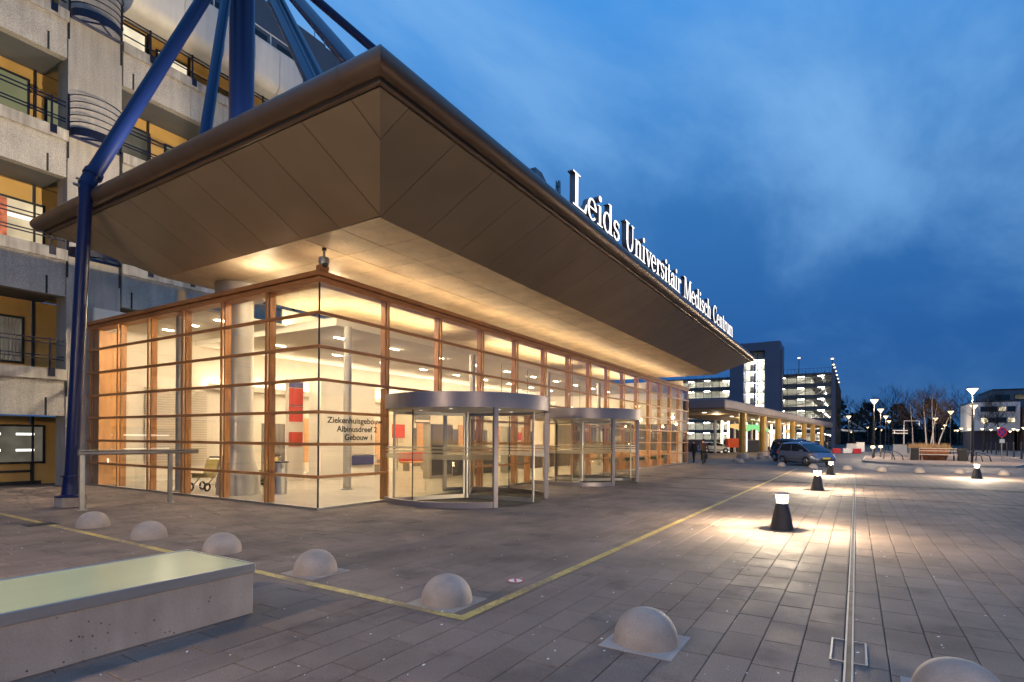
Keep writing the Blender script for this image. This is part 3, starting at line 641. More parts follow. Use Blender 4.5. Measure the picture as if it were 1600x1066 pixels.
# curved blue balconies on the pier
def curved_balcony(z):
    def arc(r, zz_, n=14): return [(8.86 + 0.78 * r * math.cos(PI + PI * k / n), YF - .05 + 0.62 * r * math.sin(PI + PI * k / n), zz_) for k in range(n + 1)]
    bal = MB()
    for a, b in zip(arc(1, z), arc(1, z)[1:]):
        bal.add([a, b, (b[0], b[1], z + .26), (a[0], a[1], z + .26)], [(0, 1, 2, 3)]); bal.add([(a[0], a[1] + .03, z), (b[0], b[1] + .03, z), (b[0], b[1] + .03, z + .26), (a[0], a[1] + .03, z + .26)], [(0, 1, 2, 3)])
    o = bal.build('curved_balcony', 'rail_blue', hs, smooth=True)
    MB().tube([(8.1, YF - .09, z + .02), (9.62, YF - .09, z + .02)], .05, 6).build('back_beam', 'blue_paint', o)
    MB().tube([(8.4, YF - .1, z + .05), (9.0, YF - .62, z + .05)], .03, 6).build('brace', 'blue_paint', o); MB().tube([(9.3, YF - .1, z + .05), (8.7, YF - .62, z + .05)], .03, 6).build('brace', 'blue_paint', o)
    for k in range(5):
        MB().tube(arc(1.0, z + .45 + k * .225), .018, 6).build('rail_bar', 'rail_blue', o, smooth=True)
    for t in (0, 14):
        p = arc(1, z)[t]; MB().tube([p, (p[0], p[1], z + 1.40)], .035, 6).build('rail_post', 'rail_blue', o)
for z in (7.75, 11.75, 15.75): curved_balcony(z)
# rounded white roof band
def band(xa, xb):
    pr = [(21.8, 18.75), (21.8, 17.35)] + [(22.2 - .4 * math.cos(t), 17.35 - .42 * math.sin(t)) for t in [PI / 2 * k / 6 for k in range(1, 7)]] + [(22.95, 16.93), (22.95, 18.75)]
    n = len(pr); v = [(xa + .012, y, z) for y, z in pr] + [(xb - .012, y, z) for y, z in pr]
    f = [(i, (i + 1) % n, n + (i + 1) % n, n + i) for i in range(n)] + [tuple(range(n)), tuple(range(2 * n - 1, n - 1, -1))]
    MB().add(v, f).build('roof_band', 'white_panel', hs, smooth=True)
xs_ = [9.7, 11.45, 13.0, 14.35, 15.55, 16.75]
for a, b in zip(xs_, xs_[1:]): band(a, b)
band(-6, -2.6); band(-2.6, 0.8)
bx('roof_deck', 'roofing', hs, 9.7, 27, 22.95, 34, 18.3, 18.6)
for h in (0.45, 0.95): MB().tube([(9.7, 22.4, 18.75 + h), (16.9, 22.4, 18.75 + h)], .03, 6).build('roof_rail', 'white_panel', hs)
for k in range(6): MB().tube([(10.3 + k * 1.3, 22.4, 18.7), (10.3 + k * 1.3, 22.4, 19.7)], .03, 6).build('rail_post', 'white_panel', hs)
bx('roof_plant_room', 'grey_clad', hs, -6, 24.8, 30, 38, 18.6, 27.6); bx('end_wall', 'facade_concrete', hs, 17.0, 27.0, 23.0, 23.3, 15.9, 18.6)
for k in range(5): bx('plant_grille', 'dark_metal', hs, 12 + k * 2.3, 13.6 + k * 2.3, 29.95, 29.99, 20, 25.5)
bx('lift_housing', 'grey_clad', hs, 24.85, 27.0, 30.5, 36, 18.6, 27.9)
for k in range(4): MB().tube([(24.4 + k * .8, 30.6, 27.6), (24.4 + k * .8, 30.6, 28.5)], .03, 5).build('rail_post', 'galv', hs)
MB().tube([(24.4, 30.6, 28.5), (26.8, 30.6, 28.5)], .03, 5).build('roof_rail', 'galv', hs)
bx('rear_block', 'grey_clad', hs, 27, 62, 24.0, 40, 0, 16.0)
vt = MB().prism([(48.2, 27), (51.4, 27), (51.4, 30), (48.2, 30)], 18, 27.0); vt.v = [(x, y, z) for x, y, z in vt.v]
vt.add([(48.2, 27, 27), (51.4, 27, 27), (51.4, 30, 27), (48.2, 30, 27), (48.8, 27.6, 29.0), (50.2, 27.6, 29.0), (50.2, 29.4, 29.0), (48.8, 29.4, 29.0)], [(0, 1, 5, 4), (1, 2, 6, 5), (2, 3, 7, 6), (3, 0, 4, 7), (4, 5, 6, 7)])
vo_ = vt.build('roof_vent', 'grey_clad'); tag(vo_, 'dark sloped roof vent peeking above the canopy edge left of the letters', 'roof vent')
vb = MB().box(47.5, 56.5, 26.8, 31, 15.9, 18.05).build('plinth', 'grey_clad', vo_)
an = thing('lattice_mast', (54.6, 28, 18), 'small dark lattice antenna mast just left of the first letter', 'antenna')
for sx, sy in ((-.3, -.3), (.3, -.3), (.3, .3), (-.3, .3)): MB().tube([(54.6 + sx, 28 + sy, 18), (54.6 + sx * .5, 28 + sy * .5, 30.0)], .06, 5).build('leg', 'dark_metal', an)
for k in range(16):
    z = 18.4 + k * .72; s_ = .3 - (z - 18) * .0125
    MB().tube([(54.6 - s_, 28 - s_, z), (54.6 + s_, 28 - s_, z + .35), (54.6 + s_, 28 + s_, z), (54.6 - s_, 28 + s_, z + .35), (54.6 - s_, 28 - s_, z)], .035, 4).build('lattice', 'dark_metal', an)

# ================================================================== GLAZED PAVILION
pv = thing('glazed_pavilion', (8.74, 10.72, 0), 'brightly lit glass entrance hall framed in orange timber', 'pavilion')
GX, GY, GXE, GYE = 8.74, 10.72, 42.28, 22.52
RZ = [0.05, 0.773, 1.537, 2.296, 3.057, 3.83, 4.62, 5.33]
LYm = [GY + 1.95 * k for k in range(0, 7)]; LYm[6] = GYE - .1
RXm = [GX + 2.236 * k for k in range(0, 16)]
DC = [12.8, 20.6]; DOORS = [(10.976, 14.92), (18.62, 22.72)]
def in_door(x): return any(a - .02 < x < b + .02 for a, b in DOORS)
bx('sill', 'galv', pv, GX - .05, GX + .12, GY - .05, GYE, 0.0, 0.05)
for a, b in ((GX + .12, DOORS[0][0]), (DOORS[0][1], DOORS[1][0]), (DOORS[1][1], GXE)): bx('sill', 'galv', pv, a, b, GY - .05, GY + .12, 0.0, 0.05)
# panes
for a, b in zip(LYm, LYm[1:]):
    for z0, z1 in zip(RZ, RZ[1:]): bx('pane', 'pane', pv, GX - .005, GX + .005, a + .012, b - .012, z0 + .012, z1 - .012)
def cuts(z0):
    if z0 > 3.0: return [(a, b) for a, b in zip(RXm, RXm[1:])]
    pts = sorted(RXm + [DOORS[0][0], DOORS[0][1], DOORS[1][0], DOORS[1][1]]); o_ = []
    for a, b in zip(pts, pts[1:]):
        if b - a > .05 and not in_door((a + b) / 2): o_.append((a, b))
    return o_
for z0, z1 in zip(RZ, RZ[1:]):
    for a, b in cuts(z0): bx('pane', 'pane', pv, a + .012, b - .012, GY - .005, GY + .005, z0 + .012, z1 - .012)
# timber mullions: outer cap and deep inner fin
for k, y in enumerate(LYm):
    if k == 0: continue
    m_ = bx('mullion', 'wood', pv, GX - .045, GX - .008, y - .035, y + .035, .051, 5.33); bx('fin', 'wood', m_, GX + .05, GX + .22, y - .03, y + .03, .051, 5.33)
for k, x in enumerate(RXm):
    if k == 0: continue
    zb = 3.057 if in_door(x) else .051
    m_ = bx('mullion', 'wood', pv, x - .035, x + .035, GY - .045, GY - .008, zb, 5.33); bx('fin', 'wood', m_, x - .03, x + .03, GY + .05, GY + .22, zb, 5.33)
for x in (DOORS[0][0], DOORS[0][1], DOORS[1][0], DOORS[1][1]): bx('jamb', 'wood', pv, x - .04, x + .04, GY - .045, GY + .2, .051, 3.03)
bx('corner_post', 'dark_metal', pv, GX - .014, GX + .014, GY - .014, GY + .014, .051, 5.33)
# horizontal transoms
for z in RZ[1:-1]:
    bx('transom', 'wood_h', pv, GX - .075, GX - .009, GY - .075, GYE + .15, z - .036, z + .036)
    if z > 3.0: segs = [(GX - .074, GXE + .1)]
    else: segs = [(GX - .074, DOORS[0][0]), (DOORS[0][1], DOORS[1][0]), (DOORS[1][1], GXE + .1)]
    for a, b in segs: bx('transom', 'wood_h', pv, a + (.068 if a < GX else 0), b, GY - .0745, GY - .009, z - .0355, z + .0355)
# top beam with stepped cap
bx('top_beam', 'wood_h', pv, GX - .06, GX + .30, GY - .06, GYE + .1, 5.332, 5.46); bx('beam_cap', 'wood_h', pv, GX - .13, GX + .32, GY - .13, GYE + .12, 5.475, 5.585)
bx('beam_gap', 'black', pv, GX - .03, GX + .28, GY - .03, GYE, 5.46, 5.475)
bx('top_beam', 'wood_h', pv, GX + .30, GXE + .1, GY - .0595, GY + .30, 5.3325, 5.459); bx('beam_cap', 'wood_h', pv, GX + .32, GXE + .15, GY - .1295, GY + .32, 5.4755, 5.584)
bx('beam_gap', 'black', pv, GX + .28, GXE, GY - .0295, GY + .28, 5.4595, 5.4753)
# small uplights lying on the beam
for k in range(15): bx('uplight', 'uplight', pv, GX + .15 + 2.236 * k, GX + 2.15 + 2.236 * k, GY + .10, GY + .16, 5.586, 5.61)
bx('uplight', 'uplight_strong', pv, GX + .14, GX + .22, GY + 2.1, GY + 2.75, 5.586, 5.61)
# far glazed end
for k in range(0, 7):
    y = GY + 1.95 * k
    if k: bx('mullion', 'wood', pv, GXE + .0, GXE + .06, y - .035, y + .035, .05, 5.33)
for z0, z1 in zip(RZ, RZ[1:]):
    bx('pane', 'pane', pv, GXE - .004, GXE + .004, GY + .02, GYE - .02, z0 + .012, z1 - .012)
    bx('transom', 'wood_h', pv, GXE + .01, GXE + .07, GY, GYE, z1 - .026, z1 + .024)
# --- lettering on the corner pane
def text_mesh(s, size):
    c = bpy.data.curves.new('lettering', 'FONT'); c.body = s; c.size = size; c.align_x = 'LEFT'; c.offset = 0.004
    o = bpy.data.objects.new('tmp', c); COL.objects.link(o); bpy.context.view_layer.update()
    me = bpy.data.meshes.new_from_object(o.evaluated_get(bpy.context.evaluated_depsgraph_get())); bpy.data.objects.remove(o); return me
for s, xa, xb, z in (('Ziekenhuisgebouw', 8.98, 10.80, 2.055), ('Albinusdreef 2', 9.27, 10.60, 1.845), ('Gebouw 1', 9.52, 10.42, 1.64)):
    me_ = text_mesh(s, 0.20); wd = max(v.co.x for v in me_.vertices) - min(v.co.x for v in me_.vertices); x_0 = min(v.co.x for v in me_.vertices)
    k = (xb - xa) / wd
    for v in me_.vertices: v.co = ((v.co.x - x_0) * k + xa, GY - .012, v.co.y * 1.0 + z)
    me_.materials.clear(); me_.materials.append(M['black']); o = bpy.data.objects.new('lettering', me_); link(o, pv)

# ================================================================== LOBBY INTERIOR
def st(o): return tag(o, kind='structure')
st(bx('lobby_floor', 'lobby_floor', None, GX + .12, GXE - .05, GY + .12, GYE, -.03, 0.021))
bw = thing('lobby_back_wall', (25, 22.4, 0), 'cream back wall of the lit entrance hall', 'wall'); bw['kind'] = 'structure'
bx('wall_face', 'lobby_wall', bw, GX + .06, GXE, 22.40, 22.52, 0.02, 6.12)
bx('timber_panel', 'wood_panel', bw, 8.82, 9.55, 22.05, 22.39, 0.022, 5.3)
for k in range(30): bx('slat', 'louvre', bw, 10.4, 12.7, 22.30, 22.36, 0.7 + k * .095, .76 + k * .095)
for k in range(8): bx('doorway', 'dark_counter', bw, 15.2 + k * 3.3, 16.4 + k * 3.3, 22.37, 22.395, .022, 2.3)
for k in range(6): bx('wall_panel', 'counter_wood', bw, 17.2 + k * 4.1, 18.3 + k * 4.1, 22.36, 22.39, .5, 2.6)
bx('wall_face', 'lobby_wall', bw, 41.9, 42.05, 11.0, 22.39, .022, 6.12); bx('wall_panel', 'dark_counter', bw, 41.86, 41.895, 11.4, 21.5, .9, 2.9); bx('wall_panel', 'counter_wood', bw, 41.86, 41.895, 11.4, 21.5, .1, .85)  # cross wall added to block the blue sky beyond the glazed end
dc = thing('dropped_ceiling', (26, 18, 5.3), 'cream dropped ceiling with glowing cove edge inside the hall', 'ceiling'); dc['kind'] = 'structure'
CX0, CY0 = 12.25, 14.2
bx('ceiling_board', 'ceiling_white', dc, CX0, 41.85, CY0, 22.38, 5.30, 5.40)
bx('cove_upstand', 'ceiling_white', dc, CX0, 41.6, CY0, CY0 + .05, 5.40, 5.56); bx('cove_upstand', 'ceiling_white', dc, CX0, CX0 + .05, CY0 + .05, 22.38, 5.40, 5.56)
bx('bulkhead', 'ceiling_white', dc, CX0 + .05, 41.85, 17.0, 17.08, 5.401, 6.14)
for k in range(10):
    a = CX0 + .2 + k * 2.92
    if k in (2, 6): continue
    bx('cove_lamp', 'cove', dc, a, a + 2.75, CY0 + .12, CY0 + .24, 5.50, 5.57)
for k in range(1): bx('cove_lamp', 'cove', dc, CX0 + .12, CX0 + .24, CY0 + .5 + k * 2.6, CY0 + 2.9 + k * 2.6, 5.50, 5.57)
for i in range(10):
    for j in range(2):
        x = 13.7 + i * 2.85; y = 15.9 + j * 3.4
        bx('downlight', 'downlight', dc, x, x + .42, y, y + .11, 5.285, 5.299)
# back wall strips and left strip downlights, added only to brighten the hall
for k in range(9):
    a = 12.6 + k * 3.0; t_ = bx('fill_trough', 'lobby_wall', dc, a, a + 2.7, 22.10, 22.14, 3.62, 3.86); bx('fill_strip', 'wall_fill', t_, a + .1, a + 2.6, 22.2, 22.3, 3.70, 3.74); bx('trough_base', 'lobby_wall', t_, a, a + 2.7, 22.141, 22.38, 3.62, 3.66)
for y in (12.2, 14.3): bx('downlight', 'downlight', dc, 10.3, 10.62, y, y + .11, 6.135, 6.148)
bx('light_block', 'ceiling_white', dc, GX + .33, CX0 - .02, 16.7, 22.38, 5.48, 5.56)  # board added to keep hall light off the wall above the beam
for y in (17.6, 19.2, 20.8): bx('downlight', 'downlight', dc, 10.3, 10.62, y, y + .11, 5.465, 5.479)  # extra lamps added to brighten the left end
# columns of the hall
for i, (x, y, l) in enumerate([(12.6, 14.05, 'slim grey column behind the corner pane lettering'), (19.5, 14.05, 'slim grey column behind the first revolving door'), (26.4, 14.05, 'slim grey column behind the second revolving door'),
                               (33.3, 14.05, 'slim grey column near the far end of the hall'), (9.2, 17.6, 'slim grey column in the left part of the hall, rising through the light blocking board')]):
    c = thing('hall_column', (x, y, 0), l, 'column', 'slim columns in the entrance hall')
    MB().tube([(x, y, .03), (x, y, 6.14 if i == 4 else 5.29)], .13, 16).build('shaft', 'column_grey', c, smooth=True); MB().lathe([(.13, 0), (.19, 0), (.19, .03), (.13, .05)], (x, y, .022), 16).build('base_ring', 'steel', c, smooth=True)
# info totem, partitions
tt = thing('info_totem', (14.0, 18.6, 0), 'red and white information totem behind the corner glazing', 'totem')
bx('body', 'lobby_wall', tt, 13.72, 14.45, 18.6, 18.75, .02, 3.95)
for a, b, m_ in ((2.95, 3.6, 'red_panel'), (2.3, 2.9, 'red_panel'), (1.35, 1.9, 'red_panel'), (3.63, 3.85, 'navy'), (2.92, 2.945, 'navy')): bx('panel', m_, tt, 13.78, 14.40, 18.585, 18.599, a, b)
rt = bx('red_banner', 'red_panel', None, 12.95, 13.25, 18.7, 18.78, .5, 3.5); tag(rt, 'tall narrow red banner left of the information totem', 'banner')
pt = thing('partition_block', (16.0, 17.9, 0), 'cream partition block with grey display panel behind the corner', 'partition')
bx('body', 'lobby_wall', pt, 14.7, 17.6, 17.9, 18.6, .02, 3.9); bx('display', 'louvre', pt, 16.3, 17.5, 17.86, 17.895, 1.0, 2.6); bx('base_panel', 'navy', pt, 16.3, 17.5, 17.85, 17.895, .55, .95)
for nm, xa, xb, y, lab in (('reception_desk', 19.6, 23.2, 15.4, 'dark reception desk with wood top seen through the first revolving door'), ('reception_desk', 27.0, 33.5, 15.8, 'dark counter with wood top seen through the second revolving door')):
    r_ = thing(nm, (xa, y, 0), lab, 'desk', 'reception desks'); bx('front', 'dark_counter', r_, xa, xb, y, y + .5, .02, .95); bx('counter_top', 'counter_wood', r_, xa - .1, xb + .1, y - .1, y + .6, .951, 1.0); bx('upstand', 'counter_wood', r_, xa, xb, y + .3, y + .34, 1.0, 1.35)
for k, (xa, y, wd, lab) in enumerate([(17.9, 15.0, 1.5, 'dark display cabinet left behind the first revolving door'), (23.4, 14.7, .9, 'dark grey display cabinet right behind the first revolving door'), (37.5, 15.5, 1.0, 'dark cabinet near the far end of the hall')]):
    r_ = thing('display_cabinet', (xa, y, 0), lab, 'cabinet', 'dark cabinets in the hall'); bx('carcass', 'column_grey', r_, xa, xa + wd, y, y + .4, .02, 2.3); bx('front_panel', 'dark_counter', r_, xa + .08, xa + wd - .08, y - .02, y - .002, .15, 1.4); bx('upper_panel', 'louvre', r_, xa + .08, xa + wd - .08, y - .02, y - .002, 1.5, 2.2)
sb = thing('direction_board', (21.3, 16.2, 0), 'orange red direction board behind the revolving door glass', 'board'); bx('panel', 'red_panel', sb, 21.0, 21.9, 20.1, 20.15, 1.7, 2.4); bx('stand', 'steel', sb, 21.42, 21.48, 20.16, 20.2, .02, 2.3)
bw2 = thing('waste_bin', (10.44, 14.5, 0), 'steel cylindrical waste bin inside the corner glazing', 'bin')
MB().lathe([(0, 0), (.20, 0), (.20, .92), (0, .92)], (10.44, 14.5, .022), 24).build('body', 'steel', bw2, smooth=True); MB().lathe([(0, .925), (.25, .925), (.25, .96), (0, .97)], (10.44, 14.5, .022), 24).build('lid', 'dark_metal', bw2, smooth=True)
for k, (x, wd, z0, z1, m_) in enumerate([(18.6, .7, 1.2, 2.2, 'red_panel'), (20.6, 1.1, 1.4, 2.1, 'navy'), (23.4, .8, 1.2, 2.3, 'louvre'), (25.2, 1.4, 2.6, 3.1, 'dark_counter'), (28.0, .9, 1.3, 2.2, 'red_panel'), (30.6, 1.5, 1.4, 2.3, 'navy'), (33.8, 1.0, 1.2, 2.3, 'counter_wood'), (36.4, 1.2, 1.4, 2.2, 'red_panel')]):
    p_ = bx('wall_poster', m_, None, x, x + wd, 22.34, 22.358, z0, z1); tag(p_, ['small red poster on the back wall of the hall', 'dark blue screen on the back wall of the hall', 'pale notice board on the back wall of the hall', 'long dark sign high on the back wall of the hall', 'second red poster on the back wall of the hall', 'wide dark blue screen on the back wall of the hall', 'wood coloured board on the back wall of the hall', 'red poster nearest the far end of the hall'][k], 'poster')
    bx('border', 'lobby_wall', p_, x + .06, x + wd - .06, 22.33, 22.339, z0 + .08, z0 + .2)
for k, (x, y, l) in enumerate([(21.0, 14.6, 'hanging direction sign behind the first revolving door'), (25.0, 14.6, 'hanging direction sign between the two revolving doors'), (30.0, 14.6, 'hanging direction sign behind the second revolving door')]):
    t = thing('hanging_sign', (x, y, 3.2), l, 'sign', 'hanging signs in the hall'); bx('board', 'dark_counter', t, x, x + 1.9, y, y + .06, 3.0, 3.38); bx('text_strip', 'lobby_wall', t, x + .15, x + 1.5, y - .008, y - .001, 3.15, 3.22)
    for q in (.2, 1.7): MB().tube([(x + q, y + .03, 3.38), (x + q, y + .03, 5.29)], .012, 5).build('hanger', 'black', t)
for k in range(6):
    x = 17.8 + k * 3.4; t = thing('hall_bench', (x, 19.6, 0), ['waiting bench nearest the lettered corner', 'second waiting bench of the hall', 'third waiting bench of the hall', 'fourth waiting bench of the hall', 'fifth waiting bench of the hall', 'last waiting bench of the hall'][k], 'bench', 'waiting benches in the hall')
    bx('seat', 'counter_wood', t, x, x + 1.8, 19.3, 19.8, .42, .48); bx('backrest', 'red_panel' if k % 2 else 'column_grey', t, x, x + 1.8, 19.8, 19.86, .5, .95)
    for q in (.2, 1.55): bx('leg', 'steel', t, x + q, x + q + .06, 19.35, 19.75, .022, .42)
def buggy(x, y, rz, label, proto=[None]):
    if proto[0] is None:
        t = thing('visitor_buggy', (0, 0, 0), label, 'wheelchair', 'loan wheelchairs inside the hall')
        b = MB(); b.tube([(-.35, .22, .55), (.25, .22, .5), (.45, .22, .95), (.62, .22, 1.02)], .016, 6); b.tube([(-.35, -.22, .55), (.25, -.22, .5), (.45, -.22, .95), (.62, -.22, 1.02)], .016, 6); b.tube([(.25, .22, .5), (-.3, .22, .16)], .016, 6); b.tube([(.25, -.22, .5), (-.3, -.22, .16)], .016, 6)
        b.tube([(-.35, .22, .55), (.28, .22, .16)], .016, 6); b.tube([(-.35, -.22, .55), (.28, -.22, .16)], .016, 6); b.tube([(-.3, -.22, .16), (-.3, .22, .16)], .016, 6); b.tube([(.28, -.22, .16), (.28, .22, .16)], .016, 6)
        o = b.build('frame', 'chrome', t, smooth=True); o.matrix_parent_inverse = Matrix()
        b = MB(); b.thick([(-.35, -.2, .54), (.22, -.2, .50), (.22, .2, .50), (-.35, .2, .54)], (0, 0, -.12)); b.thick([(.22, -.2, .5), (.40, -.2, .95), (.40, .2, .95), (.22, .2, .5)], (.05, 0, 0)); o = b.build('seat', 'buggy_seat', t); o.matrix_parent_inverse = Matrix()
        o = MB().tube([(.62, -.24, 1.02), (.62, .24, 1.02)], .022, 8).build('handle', 'black_plastic', t, smooth=True); o.matrix_parent_inverse = Matrix()
        for sx in (-.3, .28):
            for sy in (-.26, .26):
                pts = [(sx + .13 * math.cos(2 * PI * k / 14), sy, .135 + .11 * math.sin(2 * PI * k / 14)) for k in range(14)]
                o = MB().tube(pts, .03, 6, closed=True).build('wheel', 'tyre', t, smooth=True); o.matrix_parent_inverse = Matrix()
        proto[0] = t
    else: t = copy_tree(proto[0]); t['label'] = label
    t.location = (x, y, .022); t.rotation_euler = (0, 0, rz)
buggy(9.75, 17.2, 0.5, 'yellow seated loan wheelchair left of the wide column'); buggy(11.9, 17.1, 0.7, 'yellow seated loan wheelchair just right of the wide column'); buggy(12.5, 17.9, 0.9, 'yellow seated loan wheelchair farthest right in the hall')
pl = thing('pendant_lamp', (27.6, 12.5, 3.2), 'white conical pendant lamp above the second revolving door', 'lamp'); MB().lathe([(.02, .35), (.06, .3), (.26, 0.0)], (27.6, 13.2, 3.15), 20).build('shade', 'pendant_white', pl, smooth=True); MB().tube([(27.6, 13.2, 3.5), (27.6, 13.2, 6.1)], .01, 5).build('cord', 'black', pl)
for k in range(5):
    x = 29.6 + k * 2.4
    p_ = thing('indoor_planter', (x, 11.6, 0), ['low indoor planter with green leaves nearest the revolving door', 'low indoor planter second from the revolving door', 'low indoor planter third from the revolving door', 'low indoor planter second from the far corner', 'low indoor planter at the far glass corner'][k], 'planter', 'planters behind the far glazing')
    bx('trough', 'wood_panel', p_, x - .9, x + .9, 11.35, 11.8, .022, .42); b = MB()
    for q in range(70):
        c = Vector((x + random.uniform(-.85, .85), 11.58 + random.uniform(-.18, .18), .42)); a = random.random() * 6.28; h = random.uniform(.15, .38)
        tip = c + Vector((math.cos(a) * .12, math.sin(a) * .12, h)); s_ = Vector((-math.sin(a), math.cos(a), 0)) * .03
        b.add([c - s_ * .4, c + s_ * .4, (c + tip) / 2 + s_, tip, (c + tip) / 2 - s_], [(0, 1, 2, 3, 4)])
    b.build('leaves', 'green_leaf', p_, recalc=False)

# ================================================================== REVOLVING DOORS
em = bpy.data.materials.new('etched_band'); em.use_nodes = True; M['etched_band'] = em; t_ = em.node_tree; t_.nodes.clear()
a_ = t_.nodes.new('ShaderNodeOutputMaterial'); b_ = t_.nodes.new('ShaderNodeMixShader'); c_ = t_.nodes.new('ShaderNodeBsdfTransparent'); d_ = t_.nodes.new('ShaderNodeBsdfTranslucent'); d_.inputs[0].default_value = (.9, .85, .75, 1); b_.inputs[0].default_value = .62
t_.links.new(c_.outputs[0], b_.inputs[1]); t_.links.new(d_.outputs[0], b_.inputs[2]); t_.links.new(b_.outputs[0], a_.inputs[0])
def revolving(cx, label, wing):
    cy_, r = 9.40, 2.27
    t = thing('revolving_door', (cx, cy_, 0), label, 'revolving door', 'revolving doors')
    MB().lathe([(r - .05, 2.47), (r + .04, 2.47), (r + .04, 2.85), (r - .05, 2.85), (r - .05, 2.47)], (cx, cy_, 0), 64).build('fascia', 'door_frame', t, smooth=True)
    MB().lathe([(0, 2.80), (r - .05, 2.80), (r - .05, 2.85), (0, 2.85)], (cx, cy_, 0), 64).build('roof_disc', 'door_frame', t)
    MB().lathe([(0, 2.48), (r - .055, 2.48), (r - .055, 2.53), (0, 2.53)], (cx, cy_, 0), 64).build('drum_ceiling', 'ceiling_white', t)
    for k in range(6): a = k * PI / 3 + .3; MB().lathe([(0, 0), (.05, 0)], (cx + 1.3 * math.cos(a), cy_ + 1.3 * math.sin(a), 2.474), 12).build('spot_light', 'ceiling_tube', t, recalc=False)
    A = 54.3
    for s, c0 in ((1, 180.0), (-1, 0.0)):
        for a0, a1 in ((c0 - A, c0), (c0, c0 + A)):
            g = 0.35
            MB().lathe([(r - .006, .145), (r + .006, .145), (r + .006, 2.47), (r - .006, 2.47)], (cx, cy_, 0), 18, RAD(a0 + g), RAD(a1 - g)).build('curved_pane', 'door_pane', t, smooth=True)
            MB().lathe([(r - .04, 0), (r + .04, 0), (r + .04, .14), (r - .04, .14)], (cx, cy_, 0), 18, RAD(a0 + .02), RAD(a1 - .02)).build('bottom_rail', 'door_frame', t, smooth=True)
            for z0, z1 in ((1.18, 1.31), (1.35, 1.40), (1.44, 1.49)): MB().lathe([(r + .009, z0), (r + .009, z1)], (cx, cy_, 0), 18, RAD(a0 + g), RAD(a1 - g)).build('etched_band', 'etched_band', t, smooth=True, recalc=False)
        for a in (c0 - A, c0 + A):
            MB().box(-.06, .06, -.055, .055, 0, 2.468, T=Matrix.Translation((cx + r * math.cos(RAD(a)), cy_ + r * math.sin(RAD(a)), 0)) @ Matrix.Rotation(RAD(a), 4, 'Z')).build('post', 'door_frame', t, bevel=.006)
        a = RAD(c0); MB().tube([(cx + r * math.cos(a), cy_ + r * math.sin(a), .14), (cx + r * math.cos(a), cy_ + r * math.sin(a), 2.42)], .014, 6).build('pane_joint', 'black', t)
    MB().tube([(cx, cy_, .03), (cx, cy_, 2.44)], .055, 12).build('centre_post', 'steel', t, smooth=True)
    for k in range(3):
        a = RAD(wing + 120 * k); T = Matrix.Translation((cx, cy_, 0)) @ Matrix.Rotation(a, 4, 'Z')
        f = MB(); f.box(.08, 2.14, -.02, .02, .03, .13, T=T); f.box(.08, 2.14, -.02, .02, 2.33, 2.41, T=T); f.box(2.10, 2.15, -.02, .02, .13, 2.33, T=T); f.box(.07, .11, -.02, .02, .13, 2.33, T=T)
        o = f.build('wing', 'galv', t); MB().box(.11, 2.10, -.004, .004, .13, 2.33, T=T).build('wing_pane', 'door_pane', o)
    MB().lathe([(0, .012), (r - .05, .012)], (cx, cy_, 0), 48).build('floor_mat', 'joint', t, recalc=False)
revolving(DC[0], 'large revolving door beside the lettered corner pane', 32)
revolving(DC[1], 'second revolving door farther along the glass front', 75)

# corner camera on the beam
cc = thing('security_camera', (8.78, 10.62, 5.585), 'small security camera on a post above the glass corner', 'camera')
MB().box(8.62, 8.88, 10.56, 10.70, 5.586, 5.70).build('bracket', 'wood_h', cc, bevel=.01)
MB().lathe([(0, 0), (.10, 0.02), (.125, .10), (.115, .20), (0, .21)], (8.76, 10.60, 5.69), 16).build('housing', 'galv', cc, smooth=True)
MB().lathe([(0, -.06), (.06, -.04), (.085, .02), (0, .021)], (8.75, 10.55, 5.72), 14).build('lens_dome', 'black_plastic', cc, smooth=True)
MB().tube([(8.80, 10.64, 5.88), (8.80, 10.64, 6.10)], .03, 8).build('post', 'galv', cc, smooth=True); MB().lathe([(0, 0), (.05, 0), (.05, .06), (0, .07)], (8.80, 10.64, 6.075), 10).build('cap', 'black_plastic', cc, smooth=True)

# ================================================================== HANDRAIL by the left glazing
hr = thing('handrail', (6.6, 15.0, 0), 'grey steel handrail on two posts in front of the left glazing', 'railing')
for x in (5.68, 7.6):
    MB().box(x - .05, x + .05, 14.98, 15.04, 0.01, 1.28).build('post', 'galv', hr, bevel=.004); bx('foot_plate', 'galv', hr, x - .1, x + .1, 14.92, 15.10, -.005, .010)
MB().tube([(5.60, 15.01, 1.30), (8.30, 15.01, 1.30)], .052, 14).build('top_rail', 'galv', hr, smooth=True)
bx('glass_shelf', 'green_glass_edge', hr, 5.60, 8.45, 14.94, 15.08, 1.362, 1.374)
bx('glass_screen', 'pane', hr, 5.75, 7.0, 15.005, 15.015, .12, 1.24)

# ================================================================== ROOFTOP SIGN
def bar(x0, y0, x1, y1): return [('q', [(x0, y0), (x1, y0), (x1, y1), (x0, y1)])]
def quad(*p): return [('q', list(p))]
def ring(cx, cy_, rx, ry, a0, a1, th, tn, n=None):
    n = n or max(6, int(abs(a1 - a0) / 18)); o_ = []
    P_ = [(cx + rx * math.cos(RAD(a0 + (a1 - a0) * k / n)), cy_ + ry * math.sin(RAD(a0 + (a1 - a0) * k / n))) for k in range(n + 1)]
    Q_ = [(cx + (rx - th) * math.cos(RAD(a0 + (a1 - a0) * k / n)), cy_ + (ry - tn) * math.sin(RAD(a0 + (a1 - a0) * k / n))) for k in range(n + 1)]
    return [('s', P_, Q_)]
def disc(cx, cy_, r): return [('q', [(cx + r * math.cos(2 * PI * k / 12), cy_ + r * math.sin(2 * PI * k / 12)) for k in range(12)])]
XH = 0.64
